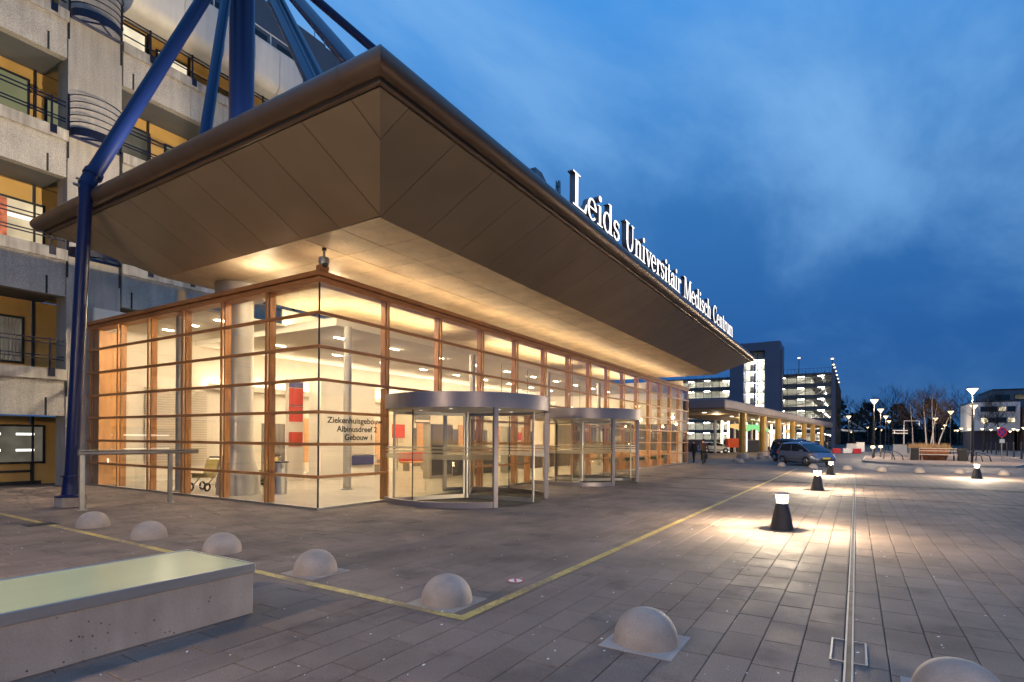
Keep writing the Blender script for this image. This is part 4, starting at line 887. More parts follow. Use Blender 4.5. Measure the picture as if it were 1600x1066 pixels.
def flag(x, y): return quad((x - .12, y - .05), (x, y - .02), (x, y), (x - .02, y), (x - .12, y - .03))
def serif(x0, x1, y=0.0, h=.04): return bar(x0, y, x1, y + h)
def glyph(c):
    if c == 'L': return bar(.12, 0, .27, 1) + serif(0, .39, .96) + serif(0, .72, 0, .045) + quad((.60, .045), (.72, .045), (.76, .30), (.72, .30)), .80
    if c == 'e': return ring(.29, .32, .28, .34, 2, 318, .115, .05) + bar(.10, .33, .53, .375), .60
    if c == 'i': return bar(.11, 0, .24, XH) + serif(0, .35) + flag(.13, XH) + disc(.175, .87, .095), .37
    if c == 'd': return ring(.29, .32, .28, .34, 0, 360, .12, .05) + bar(.44, 0, .57, 1) + flag(.46, 1.0) + serif(.55, .67), .69
    if c == 's': return ring(.25, .475, .21, .185, 25, 255, .11, .055) + ring(.25, .175, .22, .195, -155, 78, .11, .055) + quad((.10, .42), (.20, .30), (.40, .21), (.33, .35)) + bar(.40, .46, .44, .62) + bar(.05, .02, .09, .2), .52
    if c == 'U': return bar(.10, .30, .25, 1) + serif(0, .36, .96) + bar(.64, .30, .70, 1) + serif(.54, .80, .96) + ring(.40, .31, .30, .33, 180, 360, .13, .06), .86
    if c == 'n': return bar(.11, 0, .24, XH) + serif(0, .35) + flag(.13, XH) + bar(.47, 0, .60, .44) + serif(.38, .71) + ring(.38, .42, .22, .235, 0, 165, .13, .06), .74
    if c == 'v': return quad((.06, XH), (.21, XH), (.37, .0), (.29, 0)) + quad((.52, XH), (.58, XH), (.37, 0), (.31, 0)) + serif(0, .29, .60) + serif(.42, .66, .60), .62
    if c == 'r': return bar(.11, 0, .24, XH) + serif(0, .36) + flag(.13, XH) + ring(.38, .44, .17, .21, 60, 175, .06, .06) + disc(.43, .56, .075), .50
    if c == 't': return bar(.13, .10, .26, .86) + serif(0, .42, .595, .045) + ring(.29, .14, .16, .155, 180, 330, .10, .05), .44
    if c == 'a': return ring(.22, .185, .20, .20, 0, 360, .11, .05) + bar(.37, 0, .50, .46) + ring(.28, .44, .22, .21, 0, 160, .12, .05) + serif(.48, .60) + disc(.11, .49, .07), .61
    if c == 'M': return bar(.13, 0, .19, 1) + serif(0, .34) + serif(0, .22, .96) + quad((.12, 1), (.29, 1), (.58, .0), (.48, 0)) + quad((.84, 1), (.90, 1), (.56, 0), (.51, 0)) + bar(.83, 0, .98, 1) + serif(.72, 1.10) + serif(.88, 1.10, .96), 1.13
    if c == 'c': return ring(.29, .32, .28, .34, 45, 318, .12, .05) + disc(.45, .50, .075), .55
    if c == 'h': return bar(.11, 0, .24, 1) + serif(0, .35) + flag(.13, 1) + bar(.47, 0, .60, .44) + serif(.38, .71) + ring(.38, .42, .22, .235, 0, 165, .13, .06), .74
    if c == 'C': return ring(.42, .50, .40, .52, 48, 315, .15, .05) + bar(.68, .66, .72, 1.0) + bar(.68, .02, .71, .2), .82
    if c == 'u': return bar(.11, .20, .24, XH) + flag(.13, XH) + bar(.47, 0, .60, XH) + flag(.49, XH) + ring(.33, .22, .22, .235, 185, 350, .12, .06) + serif(.58, .70), .73
    if c == 'm': return bar(.11, 0, .24, XH) + serif(0, .35) + flag(.13, XH) + bar(.45, 0, .58, .44) + serif(.36, .68) + ring(.36, .42, .22, .235, 0, 165, .13, .06) + bar(.79, 0, .92, .44) + serif(.70, 1.03) + ring(.70, .42, .22, .235, 0, 165, .13, .06), 1.06
sg = thing('rooftop_sign', (24, 6.5, 7.55), 'white illuminated serif letters standing along the canopy edge', 'sign')
CAP, ZB, YS = 0.86, 7.63, 6.10
for word, xa, xb in (('Leids', 12.72, 16.0), ('Universitair', 16.45, 22.85), ('Medisch', 23.3, 28.35), ('Centrum', 28.85, 34.0)):
    adv = sum(glyph(c)[1] for c in word); k = (xb - xa) / adv; x = xa
    for c in word:
        gl, ad = glyph(c); body = MB(); face = MB(); q = 0
        for g in gl:
            q += 1; yf = YS - 0.0015 * q
            pls = [g[1]] if g[0] == 'q' else [[g[1][i], g[1][i + 1], g[2][i + 1], g[2][i]] for i in range(len(g[1]) - 1)]
            for pl_ in pls:
                p3 = [(x + a * k, yf, ZB + b * CAP) for a, b in pl_]
                body.thick([(a, yf + .002, b) for a, _, b in p3], (0, .16, 0)); face.add([(a, yf - .0015, b) for a, _, b in p3], [tuple(range(len(p3)))])
        o = body.build('letter', 'letter_side', sg); face.build('letter_face', 'letter_face', o, recalc=False); x += ad * k
MB().box(12.6, 34.2, YS + .17, YS + .23, 7.58, 7.68).build('mounting_rail', 'dark_metal', sg)
for k in range(19): bx('rail_foot', 'dark_metal', sg, 12.9 + k * 1.17, 12.96 + k * 1.17, YS + .24, YS + .32, 7.455, 7.67)

# ================================================================== LAMPS
def bollard_light(x, y, label, proto=[None]):
    if proto[0] is None:
        t = thing('bollard_light', (0, 0, 0), label, 'bollard light', 'bollard lights on the plaza')
        prt = []
        prt.append(MB().lathe([(.215, 0), (.215, .03), (.20, .06), (.158, .30), (.112, .49), (.104, .50), (0, .501)], n=28).build('body', 'dark_metal', t, smooth=True))
        prt.append(MB().lathe([(.02, .502), (.034, .506), (.04, .55), (.024, .60), (0, .603)], n=14).build('lamp', 'bollard_glow', t, smooth=True))
        prt.append(MB().lathe([(.100, .502), (.108, .668)], n=24).build('lens', 'lens_glass', t, smooth=True, recalc=False))
        prt.append(MB().lathe([(0, .705), (.13, .698), (.132, .678), (.10, .670), (0, .670)], n=28).build('cap', 'galv', t, smooth=True))
        b = MB()
        for k in range(4):
            a = k * PI / 2 + .4; b.tube([(.104 * math.cos(a), .104 * math.sin(a), .495), (.118 * math.cos(a), .118 * math.sin(a), .68)], .007, 5)
        prt.append(b.build('cap_posts', 'galv', t))
        l_ = bpy.data.lights.new('light', 'POINT'); l_.energy = BOLL; l_.color = (1.0, .80, .54); l_.shadow_soft_size = .03
        o = bpy.data.objects.new('light', l_); o.location = (0, 0, .642); o.parent = t; COL.objects.link(o)
        for p in prt: p.matrix_parent_inverse = Matrix()
        proto[0] = t
    else: t = copy_tree(proto[0]); t['label'] = label
    t.location = (x, y, 0.0)
BOLL = 1300.0
for x, y, l in ((11.9, 1.21, 'lit conical bollard light nearest the camera beside the drain'), (22.1, 1.14, 'lit conical bollard light second in the row beside the drain'), (32.65, 1.1, 'lit conical bollard light in front of the parked car'), (33.8, -4.83, 'lone lit conical bollard light at the right below the lamp post')):
    bollard_light(x, y, l)
def street_lamp(x, y, h, label, group, watt, proto=[None]):
    t = thing('street_lamp', (x, y, 0), label, 'street lamp', group)
    if proto[0] is None:
        H = 6.0
        a = MB().tube([(0, 0, 0), (0, 0, 1.0), (0, 0, 1.02), (0, 0, H - .55)], [.085, .08, .06, .045], 10).build('pole', 'dark_metal', t, smooth=True)
        b = MB().lathe([(.05, H - .55), (.09, H - .5), (.36, H - .12), (.36, H - .10), (0, H - .09)], n=24).build('lamp', 'lamp_glow', t, smooth=True)
        c = MB().lathe([(.37, H - .098), (.37, H - .075), (.12, H - .03), (0, H - .02)], n=24).build('lamp_cap', 'dark_metal', t, smooth=True)
        d = MB().lathe([(.11, 0), (.11, .06), (0, .06)], n=12).build('foot', 'dark_metal', t)
        for p in (a, b, c, d): p.matrix_parent_inverse = Matrix()
        proto[0] = [a, b, c, d]
    else:
        for p in proto[0]:
            c = p.copy(); COL.objects.link(c); c.parent = t
    s = h / 6.0; t.scale = (max(s, .75),) * 2 + (s,)
    if watt:
        l_ = bpy.data.lights.new('light', 'POINT'); l_.energy = watt; l_.color = (1.0, .74, .47); l_.shadow_soft_size = .25
        o = bpy.data.objects.new('light', l_); o.location = (0, 0, 5.30); o.parent = t; COL.objects.link(o)
        o.location = (0.0, 0.0, 5.15)
    return t
LG = 'street lamps with glowing cone heads'
for x, y, h, l, wt in ((56.0, -7.7, 6.0, 'tall lamp post with glowing cone head standing by the traffic island tip', 2600), (79, -11.0, 5.9, 'lamp post with cone head just right behind the tallest lamp', 2600),
                       (66.5, -1.5, 6.0, 'leftmost and highest lamp of the receding row over the road', 2600), (86, -2.64, 6.0, 'second lamp of the receding row over the road', 2600), (109.4, -4.06, 6.0, 'third lamp of the receding row over the road', 2000),
                       (134.7, -5.54, 6.0, 'fourth lamp of the receding row over the road', 0), (121.4, -11.73, 6.0, 'lamp with cone head between the birch trunks', 700), (95.1, -10.8, 6.0, 'lamp with cone head right of the birches, high up', 700),
                       (107.5, 1.1, 6.0, 'lamp in front of the garage side truss', 700)):
    street_lamp(x, y, h, l, LG, wt)
for x, y in ((170.4, -18.3), (190.4, -2.8), (210.5, -5.1), (235, -7.4), (284, -13.5), (212.7, -22.3), (283, -36.7), (302, -43.2), (225, -34.6), (237.4, -41.5), (301, -57), (245, -29), (140, -30), (255, -50), (284.5, 1.9), (146, -22)):
    street_lamp(x, y, 6.0, 'tiny far street lamp glowing in front of the dark tree line', 'tiny far street lamps', 1200 if x < 200 else 0)
for x, y in ((121, -15.2), (128, -17.2), (124, -18.4), (132, -20.8), (118, -19.6), (127, -23.0), (117, -22.4), (136, -25.2), (140, -17.0), (152, -27.0)):
    street_lamp(x, y, 4.2, 'low warm lamp in the far car park at the right', 'low warm lamps of the far car park', 0)
# the lamps of the forecourt that stand outside the picture, to the left and behind the camera
street_lamp(-2.9, 7.5, 4.9, 'street lamp standing left of the bench, outside the view', LG, 1750)
street_lamp(-4.0, -9.0, 6.0, 'street lamp standing behind the viewpoint on the forecourt', LG, 3000)
for k, (x, y, aim, wt) in enumerate([(8.5, 13.0, (6.5, 22.6, 14.0), 3700), (14.5, 11.5, (13.0, 22.2, 17.0), 2800)]):      # floodlights lying on the canopy roof, aimed up at the hospital front
    fm = thing('floodlight', (x, y, 7.46), ['floodlight on the canopy roof near its corner, hidden by the edge', 'floodlight on the canopy roof before the mast, hidden by the edge'][k], 'floodlight', 'floodlights on the canopy roof')
    MB().box(x - .18, x + .18, y - .1, y + .1, 7.46, 7.50).build('foot', 'dark_metal', fm); MB().box(x - .2, x + .2, y - .16, y - .02, 7.52, 7.80).build('housing', 'dark_metal', fm, bevel=.02)
    l_ = bpy.data.lights.new('light', 'SPOT'); l_.energy = wt; l_.color = (1.0, .80, .54); l_.spot_size = RAD(95); l_.spot_blend = .7; l_.shadow_soft_size = .10
    o = bpy.data.objects.new('light', l_); o.location = (x, y + .04, 7.68); o.rotation_euler = (Vector(aim) - o.location).to_track_quat('-Z', 'Y').to_euler(); link(o, fm)

# ================================================================== CARS
def car(name, label, loc, rz, paint, L_=4.5, W=1.80, H=1.62, bonnet=1.02, nose=0.80, wb=2.72, plate=True, lit=False):
    """x forward, stations lofted: lower body, then glasshouse"""
    t = thing(name, loc, label, 'car', 'cars by the road', rz); W2 = W / 2
    T = wmat(t)
    fx = L_ / 2
    stn = [(-fx, .80, .42, .70, .92), (-fx + .06, .88, .32, .72, 1.0), (-fx + .35, .97, .24, .78, 1.04), (-wb / 2, 1.0, .22, .80, 1.04), (0, 1.0, .20, .78, 1.02), (.55, 1.0, .20, .78, 1.0), (wb / 2 - .25, .99, .22, .76, bonnet), (wb / 2 + .25, .96, .24, .72, bonnet - .09), (fx - .22, .88, .26, .64, nose + .02), (fx - .05, .76, .32, .58, nose - .12), (fx, .62, .40, .54, nose - .22)]
    v = []; f = []; n = 12
    for x, wf, zb, zs, zt in stn:
        w_ = W2 * wf
        half = [(w_ * .86, zb), (w_ * .97, zb + .08), (w_, (zb + zs) / 2), (w_ * .985, zs), (w_ * .90, zt - .03), (w_ * .60, zt + .015)]
        v += [(x, -a, b) for a, b in half] + [(x, a, b) for a, b in reversed(half)]
    for i in range(len(stn) - 1):
        for j in range(n): f.append((i * n + j, i * n + (j + 1) % n, (i + 1) * n + (j + 1) % n, (i + 1) * n + j))
    f += [tuple(range(n)), tuple((len(stn) - 1) * n + j for j in range(n - 1, -1, -1))]
    B = MB().add([T @ Vector(p) for p in v], f); B.build('body', paint, t, smooth=True)
    gs = [(-fx + .10, .80, .80, .98, 1.0), (-fx + .22, .86, .76, .98, H - .30), (-fx + .50, .88, .74, .99, H - .06), (-.5, .90, .74, .99, H), (.25, .90, .73, .98, H - .03), (.62, .89, .72, .97, H - .14), (1.25, .86, .78, .95, 1.16), (1.55, .82, .80, .93, 1.0)]
    v = []; f = []; n = 6
    for x, wb_, wt_, z0, z1 in gs: v += [(x, -W2 * wb_, z0), (x, -W2 * (wb_ * .35 + wt_ * .65), z0 + (z1 - z0) * .82), (x, -W2 * wt_ * .86, z1), (x, W2 * wt_ * .86, z1), (x, W2 * (wb_ * .35 + wt_ * .65), z0 + (z1 - z0) * .82), (x, W2 * wb_, z0)]
    for i in range(len(gs) - 1):
        for j in range(n - 1): f.append((i * n + j, i * n + j + 1, (i + 1) * n + j + 1, (i + 1) * n + j))
    g = MB(); g.add([T @ Vector(p) for p in v], f); g.build('windows', 'car_glass', t, smooth=True)
    def band_(i0, i1, j0, j1, up=.008, side=.006):      # painted pieces just proud of the glass
        q = MB(); vv = []; ff = []
        for i in range(i0, i1 + 1):
            for j in range(j0, j1 + 1):
                p = Vector(v[i * n + j]); vv.append(T @ Vector((p.x, p.y + (side if p.y > 0 else -side), p.z + up)))
        k = j1 - j0 + 1
        for i in range(i1 - i0):
            for j in range(k - 1): ff.append((i * k + j, i * k + j + 1, (i + 1) * k + j + 1, (i + 1) * k + j))
        return q.add(vv, ff)
    band_(2, 5, 1, 4).build('roof', paint, t, smooth=True); 
    for sgn in (-1, 1):
        def sp(i, s_): 
            p = [Vector(v[i * n + (0 if sgn < 0 else 5)]), Vector(v[i * n + (1 if sgn < 0 else 4)])]
            q = p[0].lerp(p[1], s_); return T @ Vector((q.x, q.y + sgn * .008, q.z))
        MB().tube([sp(7, .3), sp(6, .95), sp(5, 1.0), sp(4, 1.0)], .035, 6).build('pillar', paint, t, smooth=True)
        MB().tube([sp(3, .02), sp(3, 1.0)], .04, 6).build('pillar', 'black_plastic', t, smooth=True)
        MB().tube([sp(1, .1), sp(2, 1.0)], .07, 6).build('pillar', paint, t, smooth=True)
        for wx in (-wb / 2, wb / 2):
            c = T @ Vector((wx, sgn * (W2 - .09), .32)); ax = (T.to_3x3() @ Vector((0, sgn, 0)))
            w_ = MB().tube([c - ax * .11, c - ax * .10, c + ax * .09, c + ax * .105], [.29, .32, .32, .29], 24).build('wheel', 'tyre', t, smooth=True)
            MB().tube([c + ax * .1055, c + ax * .118], [.21, .19], 20).build('rim', 'chrome', w_, smooth=True)
            fw = T.to_3x3() @ Vector((1, 0, 0)); c2 = T @ Vector((wx, sgn * (W2 + .003), .32))
            pts = [c2 + (fw * math.cos(a) + Vector((0, 0, 1)) * math.sin(a)) * .36 for a in [PI * k / 10 for k in range(11)]]
            MB().tube(pts, .028, 6).build('wheel_arch', 'black_plastic', t, smooth=True)
        p = T @ Vector((.95, sgn * (W2 + .09), 1.05)); MB().box(-.09, .09, -.09, .09, -.06, .07, T=T @ Matrix.Translation((.95, sgn * (W2 + .08), 1.05))).build('mirror', paint, t, bevel=.02)
        h = MB().thick([T @ Vector(q) for q in [(fx - .16, sgn * W2 * .58, nose - .16), (fx - .62, sgn * W2 * .93, nose - .04), (fx - .58, sgn * W2 * .90, nose + .10), (fx - .20, sgn * W2 * .62, nose + .02)]], T.to_3x3() @ Vector((.05, sgn * .03, .02))); h.build('headlight', 'chrome', t)
        h = MB().box(-fx - .005, -fx + .12, sgn * W2 * .66 if sgn > 0 else -W2 * .9, W2 * .9 if sgn > 0 else -W2 * .66, .78, 1.0, T=T).build('tail_light', 'red_paint', t)
        MB().box(-1.2, 1.15, sgn * W2 * 1.0 - .01, sgn * W2 * 1.0 + .012, .46, .50, T=T).build('side_trim', 'black_plastic', t)
    MB().box(fx - .03, fx + .02, -.40, .40, .36, .50, T=T).build('grille', 'black_plastic', t)
    if plate: MB().box(fx + .0, fx + .03, -.26, .26, .50, .61, T=T).build('number_plate', 'plate_yellow', t)
    return t
car('parked_car', 'silver people carrier with yellow number plate parked behind the domes', (44.87, 3.06, -.016), math.atan2(-.607, -.794), 'car_silver', 4.5, 1.82, 1.66)
car('parked_car', 'dark blue car half hidden behind the silver car', (51.4, 4.3, -.016), math.atan2(-.607, -.794), 'car_dark', 4.7, 1.9, 1.92, 1.05, .9)
car('parked_car', 'white hatchback seen side on before the garage wall', (78.6, 16.4, -.006), math.atan2(-.851, .525), 'car_white', 3.95, 1.7, 1.5, .95, .74, 2.5, False)

# ================================================================== PEOPLE AND BICYCLE
def skin_body(name, joints, edges, m, parent, root):
    me = bpy.data.meshes.new(name); keys = list(joints); me.from_pydata([joints[k][0] for k in keys], [(keys.index(a), keys.index(b)) for a, b in edges], [])
    o = bpy.data.objects.new(name, me); link(o, parent); md = o.modifiers.new('skin', 'SKIN'); md.use_smooth_shade = True
    for i, k in enumerate(keys):
        r = joints[k][1]; me.skin_vertices[0].data[i].radius = (r, r) if not isinstance(r, tuple) else r
        me.skin_vertices[0].data[i].use_root = (k == root)
    sd = o.modifiers.new('sub', 'SUBSURF'); sd.levels = 1; sd.render_levels = 1
    me.materials.append(M[m]); return o
def clothmat(name, top, low, zs):
    m = mat(name, top, .85, var=.1); t = m.node_tree; k = t.links; b = t.nodes['Principled BSDF']; g = t.nodes.new('ShaderNodeNewGeometry'); s = t.nodes.new('ShaderNodeSeparateXYZ'); k.new(g.outputs['Position'], s.inputs[0])
    r = t.nodes.new('ShaderNodeValToRGB'); r.color_ramp.interpolation = 'CONSTANT'; e = r.color_ramp.elements; e[0].color = (*low, 1); e[1].position = zs[0] / 2; e[1].color = (*top, 1); x = e.new(zs[1] / 2); x.color = (.45, .27, .19, 1)
    d = t.nodes.new('ShaderNodeMath'); d.operation = 'DIVIDE'; d.inputs[1].default_value = 2.0; k.new(s.outputs[2], d.inputs[0]); k.new(d.outputs[0], r.inputs[0]); k.new(r.outputs[0], b.inputs['Base Color'])
def head_parts(t, c, T, z):
    MB().lathe([(0, .115), (.06, .105), (.095, .06), (.10, 0), (.085, -.05), (0, -.05)], tuple(c + Vector((0, 0, z + .02))), 14).build('hair', 'hair', t, smooth=True)
def stand(loc, rz, label, top, low, nm, hgt=1.74):
    t = thing('person', loc, label, 'person', None, rz); T = wmat(t); clothmat(nm, top, low, (loc[2] + .88, loc[2] + 1.47)); s = hgt / 1.74
    J = {'pel': ((0, 0, .95), (.15, .12)), 'sp': ((0, 0, 1.18), (.15, .11)), 'ch': ((0, 0, 1.36), (.17, .115)), 'nk': ((0, 0, 1.50), .055), 'hd': ((.02, 0, 1.60), (.085, .095)), 'tp': ((.01, 0, 1.69), .07)}
    for k, sg_ in (('l', 1), ('r', -1)):
        J.update({'sh' + k: ((0, sg_ * .19, 1.40), .06), 'el' + k: ((-.02, sg_ * .25, 1.13), .045), 'wr' + k: ((.06, sg_ * .25, .90), .034), 'fi' + k: ((.08, sg_ * .245, .80), .03), 'hp' + k: ((0, sg_ * .09, .90), .09), 'kn' + k: ((.02 + .05 * sg_, sg_ * .10, .50), .062), 'an' + k: ((-.02 + .09 * sg_, sg_ * .10, .09), .042), 'to' + k: ((.14 + .09 * sg_, sg_ * .11, .04), .035)})
    E_ = [('pel', 'sp'), ('sp', 'ch'), ('ch', 'nk'), ('nk', 'hd'), ('hd', 'tp')]
    for k in 'lr': E_ += [('ch', 'sh' + k), ('sh' + k, 'el' + k), ('el' + k, 'wr' + k), ('wr' + k, 'fi' + k), ('pel', 'hp' + k), ('hp' + k, 'kn' + k), ('kn' + k, 'an' + k), ('an' + k, 'to' + k)]
    J = {k: (T @ (Vector(p) * s), r) for k, (p, r) in J.items()}
    skin_body('body', J, E_, nm, t, 'pel'); head_parts(t, T @ (Vector((0, 0, 1.60)) * s), T, 0.02); return t
stand((42.75, 10.35, -.002), 2.6, 'person in dark clothes standing at the far corner of the glazing', (.015, .014, .018), (.015, .014, .018), 'person_dark', 1.72)
stand((66.5, 2.6, -.016), 1.2, 'person in dark coat standing beyond the parked silver car', (.02, .02, .03), (.015, .015, .02), 'person_coat', 1.75)
bk = thing('bicycle', (40.5, 9.15, 0), 'upright bicycle ridden away along the glass front', 'bicycle', None, 0.15); T = wmat(bk)
for wx in (-.52, .55):
    pts = [T @ Vector((wx + .34 * math.cos(2 * PI * k / 28), 0, .36 + .34 * math.sin(2 * PI * k / 28))) for k in range(28)]
    w_ = MB().tube(pts, .022, 8, closed=True).build('wheel', 'tyre', bk, smooth=True); b = MB()
    for k in range(10): a = 2 * PI * k / 10; b.tube([T @ Vector((wx, 0, .36)), T @ Vector((wx + .33 * math.cos(a), 0, .36 + .33 * math.sin(a)))], .003, 4)
    b.build('spokes', 'chrome', w_)
b = MB()
for a, c in (((-.52, 0, .36), (-.1, 0, .30)), ((-.52, 0, .36), (-.2, 0, .82)), ((-.2, 0, .86), (-.1, 0, .30)), ((-.1, 0, .30), (.40, 0, .75)), ((-.18, 0, .62), (.38, 0, .85)), ((.38, 0, 1.0), (.42, 0, .70)), ((.42, 0, .70), (.55, 0, .36))): b.tube([T @ Vector(a), T @ Vector(c)], .018, 6)
b.build('frame', 'black_plastic', bk, smooth=True)
MB().tube([T @ Vector(p) for p in [(.15, .28, 1.06), (.38, .12, 1.04), (.40, 0, 1.02), (.38, -.12, 1.04), (.15, -.28, 1.06)]], .014, 6).build('handlebar', 'chrome', bk, smooth=True)
MB().tube([T @ Vector(p) for p in [(-.36, 0, .90), (-.2, 0, .92), (-.05, 0, .90)]], [.10, .08, .03], 8).build('saddle', 'black_plastic', bk, smooth=True)
MB().box(-.75, -.35, -.30, -.12, .42, .74, T=T).build('pannier', 'cloth_dark', bk, bevel=.03); MB().box(-.85, -.25, -.08, .08, .74, .76, T=T).build('carrier', 'black_plastic', bk)
rd = thing('person', (40.5, 9.15, 0), 'cyclist in brown jacket riding away along the glass front', 'person', None, 0.15); T = wmat(rd); clothmat('cyclist_clothes', (.07, .035, .028), (.015, .014, .016), (.95, 1.52))
J = {'pel': ((-.2, 0, 1.0), (.16, .13)), 'sp': ((-.14, 0, 1.20), (.17, .12)), 'ch': ((-.06, 0, 1.38), (.20, .13)), 'nk': ((-.01, 0, 1.53), .06), 'hd': ((.03, 0, 1.64), (.09, .10)), 'tp': ((.02, 0, 1.73), .07)}
for k, s_, kz, az in (('l', 1, .72, .30), ('r', -1, .60, .12)):
    J.update({'sh' + k: ((-.05, s_ * .20, 1.43), .07), 'el' + k: ((.05, s_ * .31, 1.18), .052), 'wr' + k: ((.16, s_ * .28, 1.08), .036), 'fi' + k: ((.22, s_ * .26, 1.09), .03), 'hp' + k: ((-.18, s_ * .10, .94), .10), 'kn' + k: ((.15, s_ * .13, kz), .07), 'an' + k: ((-.08, s_ * .12, az + .08), .045), 'to' + k: ((.10, s_ * .12, az), .04)})
E_ = [('pel', 'sp'), ('sp', 'ch'), ('ch', 'nk'), ('nk', 'hd'), ('hd', 'tp')]
for k in 'lr': E_ += [('ch', 'sh' + k), ('sh' + k, 'el' + k), ('el' + k, 'wr' + k), ('wr' + k, 'fi' + k), ('pel', 'hp' + k), ('hp' + k, 'kn' + k), ('kn' + k, 'an' + k), ('an' + k, 'to' + k)]
skin_body('body', {k: (T @ Vector(p), r) for k, (p, r) in J.items()}, E_, 'cyclist_clothes', rd, 'pel'); head_parts(rd, T @ Vector((.02, 0, 1.64)), T, .03)

# ================================================================== STATION CANOPY
sc_ = thing('station_canopy', (58, 10, 0), 'brown flat roofed station canopy on gold columns', 'canopy')
ex0, ex1 = 50.2, 128.0
def edge(x): return 9.55 - .0721 * (x - 51)
rp = [(ex0, edge(ex0)), (ex1, edge(ex1)), (ex1, edge(ex1) + 9), (60, 18.5), (51.5, 14.5), (50.6, 12.6)]
MB().prism(rp, 4.47, 5.32).build('roof', 'canopy_brown', sc_, bevel=.12)
MB().prism(inset(rp, -.5), 4.40, 4.468).build('underside', 'canopy_under', sc_)
colx = [58.5, 67.5, 76, 86, 96, 105, 116]
for x in colx:
    c_ = MB().tube([(x, edge(x) + .5, .0), (x, edge(x) + .5, 4.41)], .34, 20).build('column', 'gold_column', sc_, smooth=True)
    MB().lathe([(0.34, .0), (.62, .0), (.5, .42), (.345, .5)], (x, edge(x) + .5, 0), 20).build('column_base', 'concrete', c_, smooth=True)
for k in range(7):
    x = 56 + k * 10; MB().lathe([(0, 0), (.22, 0)], (x, edge(x) + 3.4, 4.392), 14).build('roof_light', 'tube_small', sc_, recalc=False)
for k in range(6):
    x = 60 + k * 10; point('light', sc_, (x, edge(x) + 3.4, 4.2), 260, (1.0, .78, .5), .2)
for k, (x, y, z, m_, r, l) in enumerate([(72, 12.3, 3.5, 'pendant_orange', 1.0, 'orange'), (74.5, 11.9, 3.2, 'pendant_green', .9, 'round green'), (84, 12.2, 3.7, 'pendant_green', 1.3, 'large green'), (86.5, 11.4, 3.3, 'pendant_green', .9, 'small lower green'), (95, 11.0, 3.2, 'pendant_white', .7, 'white'), (107, 9.8, 3.4, 'pendant_orange', 1.0, 'amber')]):
    t = thing('pendant_lamp', (x, y, z), f'glowing {l} pendant shade hanging under the station canopy', 'pendant lamp', 'pendant shades under the station canopy')
    MB().lathe([(0, .25), (r * .7, .22), (r, 0), (r * .8, -.22), (0, -.45)], (x, y, z), 20).build('shade', m_, t, smooth=True); MB().tube([(x, y, z + .2), (x, y, 4.42)], .02, 5).build('cord', 'black', t)
# slim pale posts and hedge of the bicycle park behind
for k in range(15):
    x = 77 + k * 2.2; y = 15.9 - k * .42
    t = thing('slim_post', (x, y, 0), 'slim pale lit post in the row behind the gold columns', 'post', 'row of slim pale posts'); MB().tube([(x, y, 0), (x, y, 4.4)], .16, 10).build('shaft', 'post_light' if k % 3 else 'white_clad', t, smooth=True); MB().lathe([(.16, 0), (.26, 0), (.26, .1), (.16, .12)], (x, y, 0), 10).build('foot', 'kerb', t)
for k in range(5):
    x = 80 + k * 3.1; y = 16.6 - k * .5
    t = thing('clipped_hedge', (x, y, 0), 'dark clipped hedge block between the slim posts', 'hedge', 'hedge blocks behind the columns'); b = MB()
    for q in range(420):
        c = Vector((x + random.uniform(-1.1, 1.1), y + random.uniform(-.6, .6), random.uniform(.05, 1.7))); n_ = Vector((random.uniform(-1, 1), random.uniform(-1, 1), random.uniform(-.4, 1))).normalized(); a = n_.orthogonal() * .11; e_ = n_.cross(a)
        b.add([c - a, c + e_ * .6, c + a, c - e_ * .6], [(0, 1, 2, 3)])
    b.build('foliage', 'green_leaf', t, recalc=False); bx('core', 'far_dark', t, x - 1.0, x + 1.0, y - .5, y + .5, 0, 1.6)
sh = thing('lit_shopfront', (112, 14, 0), 'warm lit shopfront under the far end of the station canopy', 'shop')
bx('wall', 'brick_wall', sh, 98, 128, 14.0, 18, 0, 4.3)
for k in range(9): w_ = bx('window', 'dark_metal', sh, 98.6 + k * 3.2, 101.4 + k * 3.2, 13.9, 13.99, .5, 3.2); bx('pane', 'shop_lit', w_, 98.75 + k * 3.2, 101.25 + k * 3.2, 13.86, 13.895, .65, 3.05)
ob = thing('orange_container', (81, 14.2, 0), 'orange red box on legs beside the white hatchback', 'container'); MB().box(-.95, .95, -.5, .5, .75, 2.0, T=Matrix.Translation((80.9, 14.3, 0)) @ Matrix.Rotation(math.atan2(-.851, .525), 4, 'Z')).build('body', 'orange_box', ob, bevel=.05)
for sx in (-.8, .8): MB().tube([Matrix.Translation((80.9, 14.3, 0)) @ Matrix.Rotation(math.atan2(-.851, .525), 4, 'Z') @ Vector((sx, 0, z)) for z in (0, .8)], .08, 8).build('leg', 'galv', ob)
dw = thing('plinth_wall', (84, 20, 0), 'dark blue grey low wall behind the white hatchback', 'wall'); MB().box(-9, 9, 0, .3, 0, 1.75, T=Matrix.Translation((84.5, 19.6, 0)) @ Matrix.Rotation(math.atan2(-.851, .525), 4, 'Z')).build('wall_face', 'dark_wall', dw); MB().box(-9.05, 9.05, -.05, .35, 1.75, 1.85, T=Matrix.Translation((84.5, 19.6, 0)) @ Matrix.Rotation(math.atan2(-.851, .525), 4, 'Z')).build('coping', 'kerb', dw)

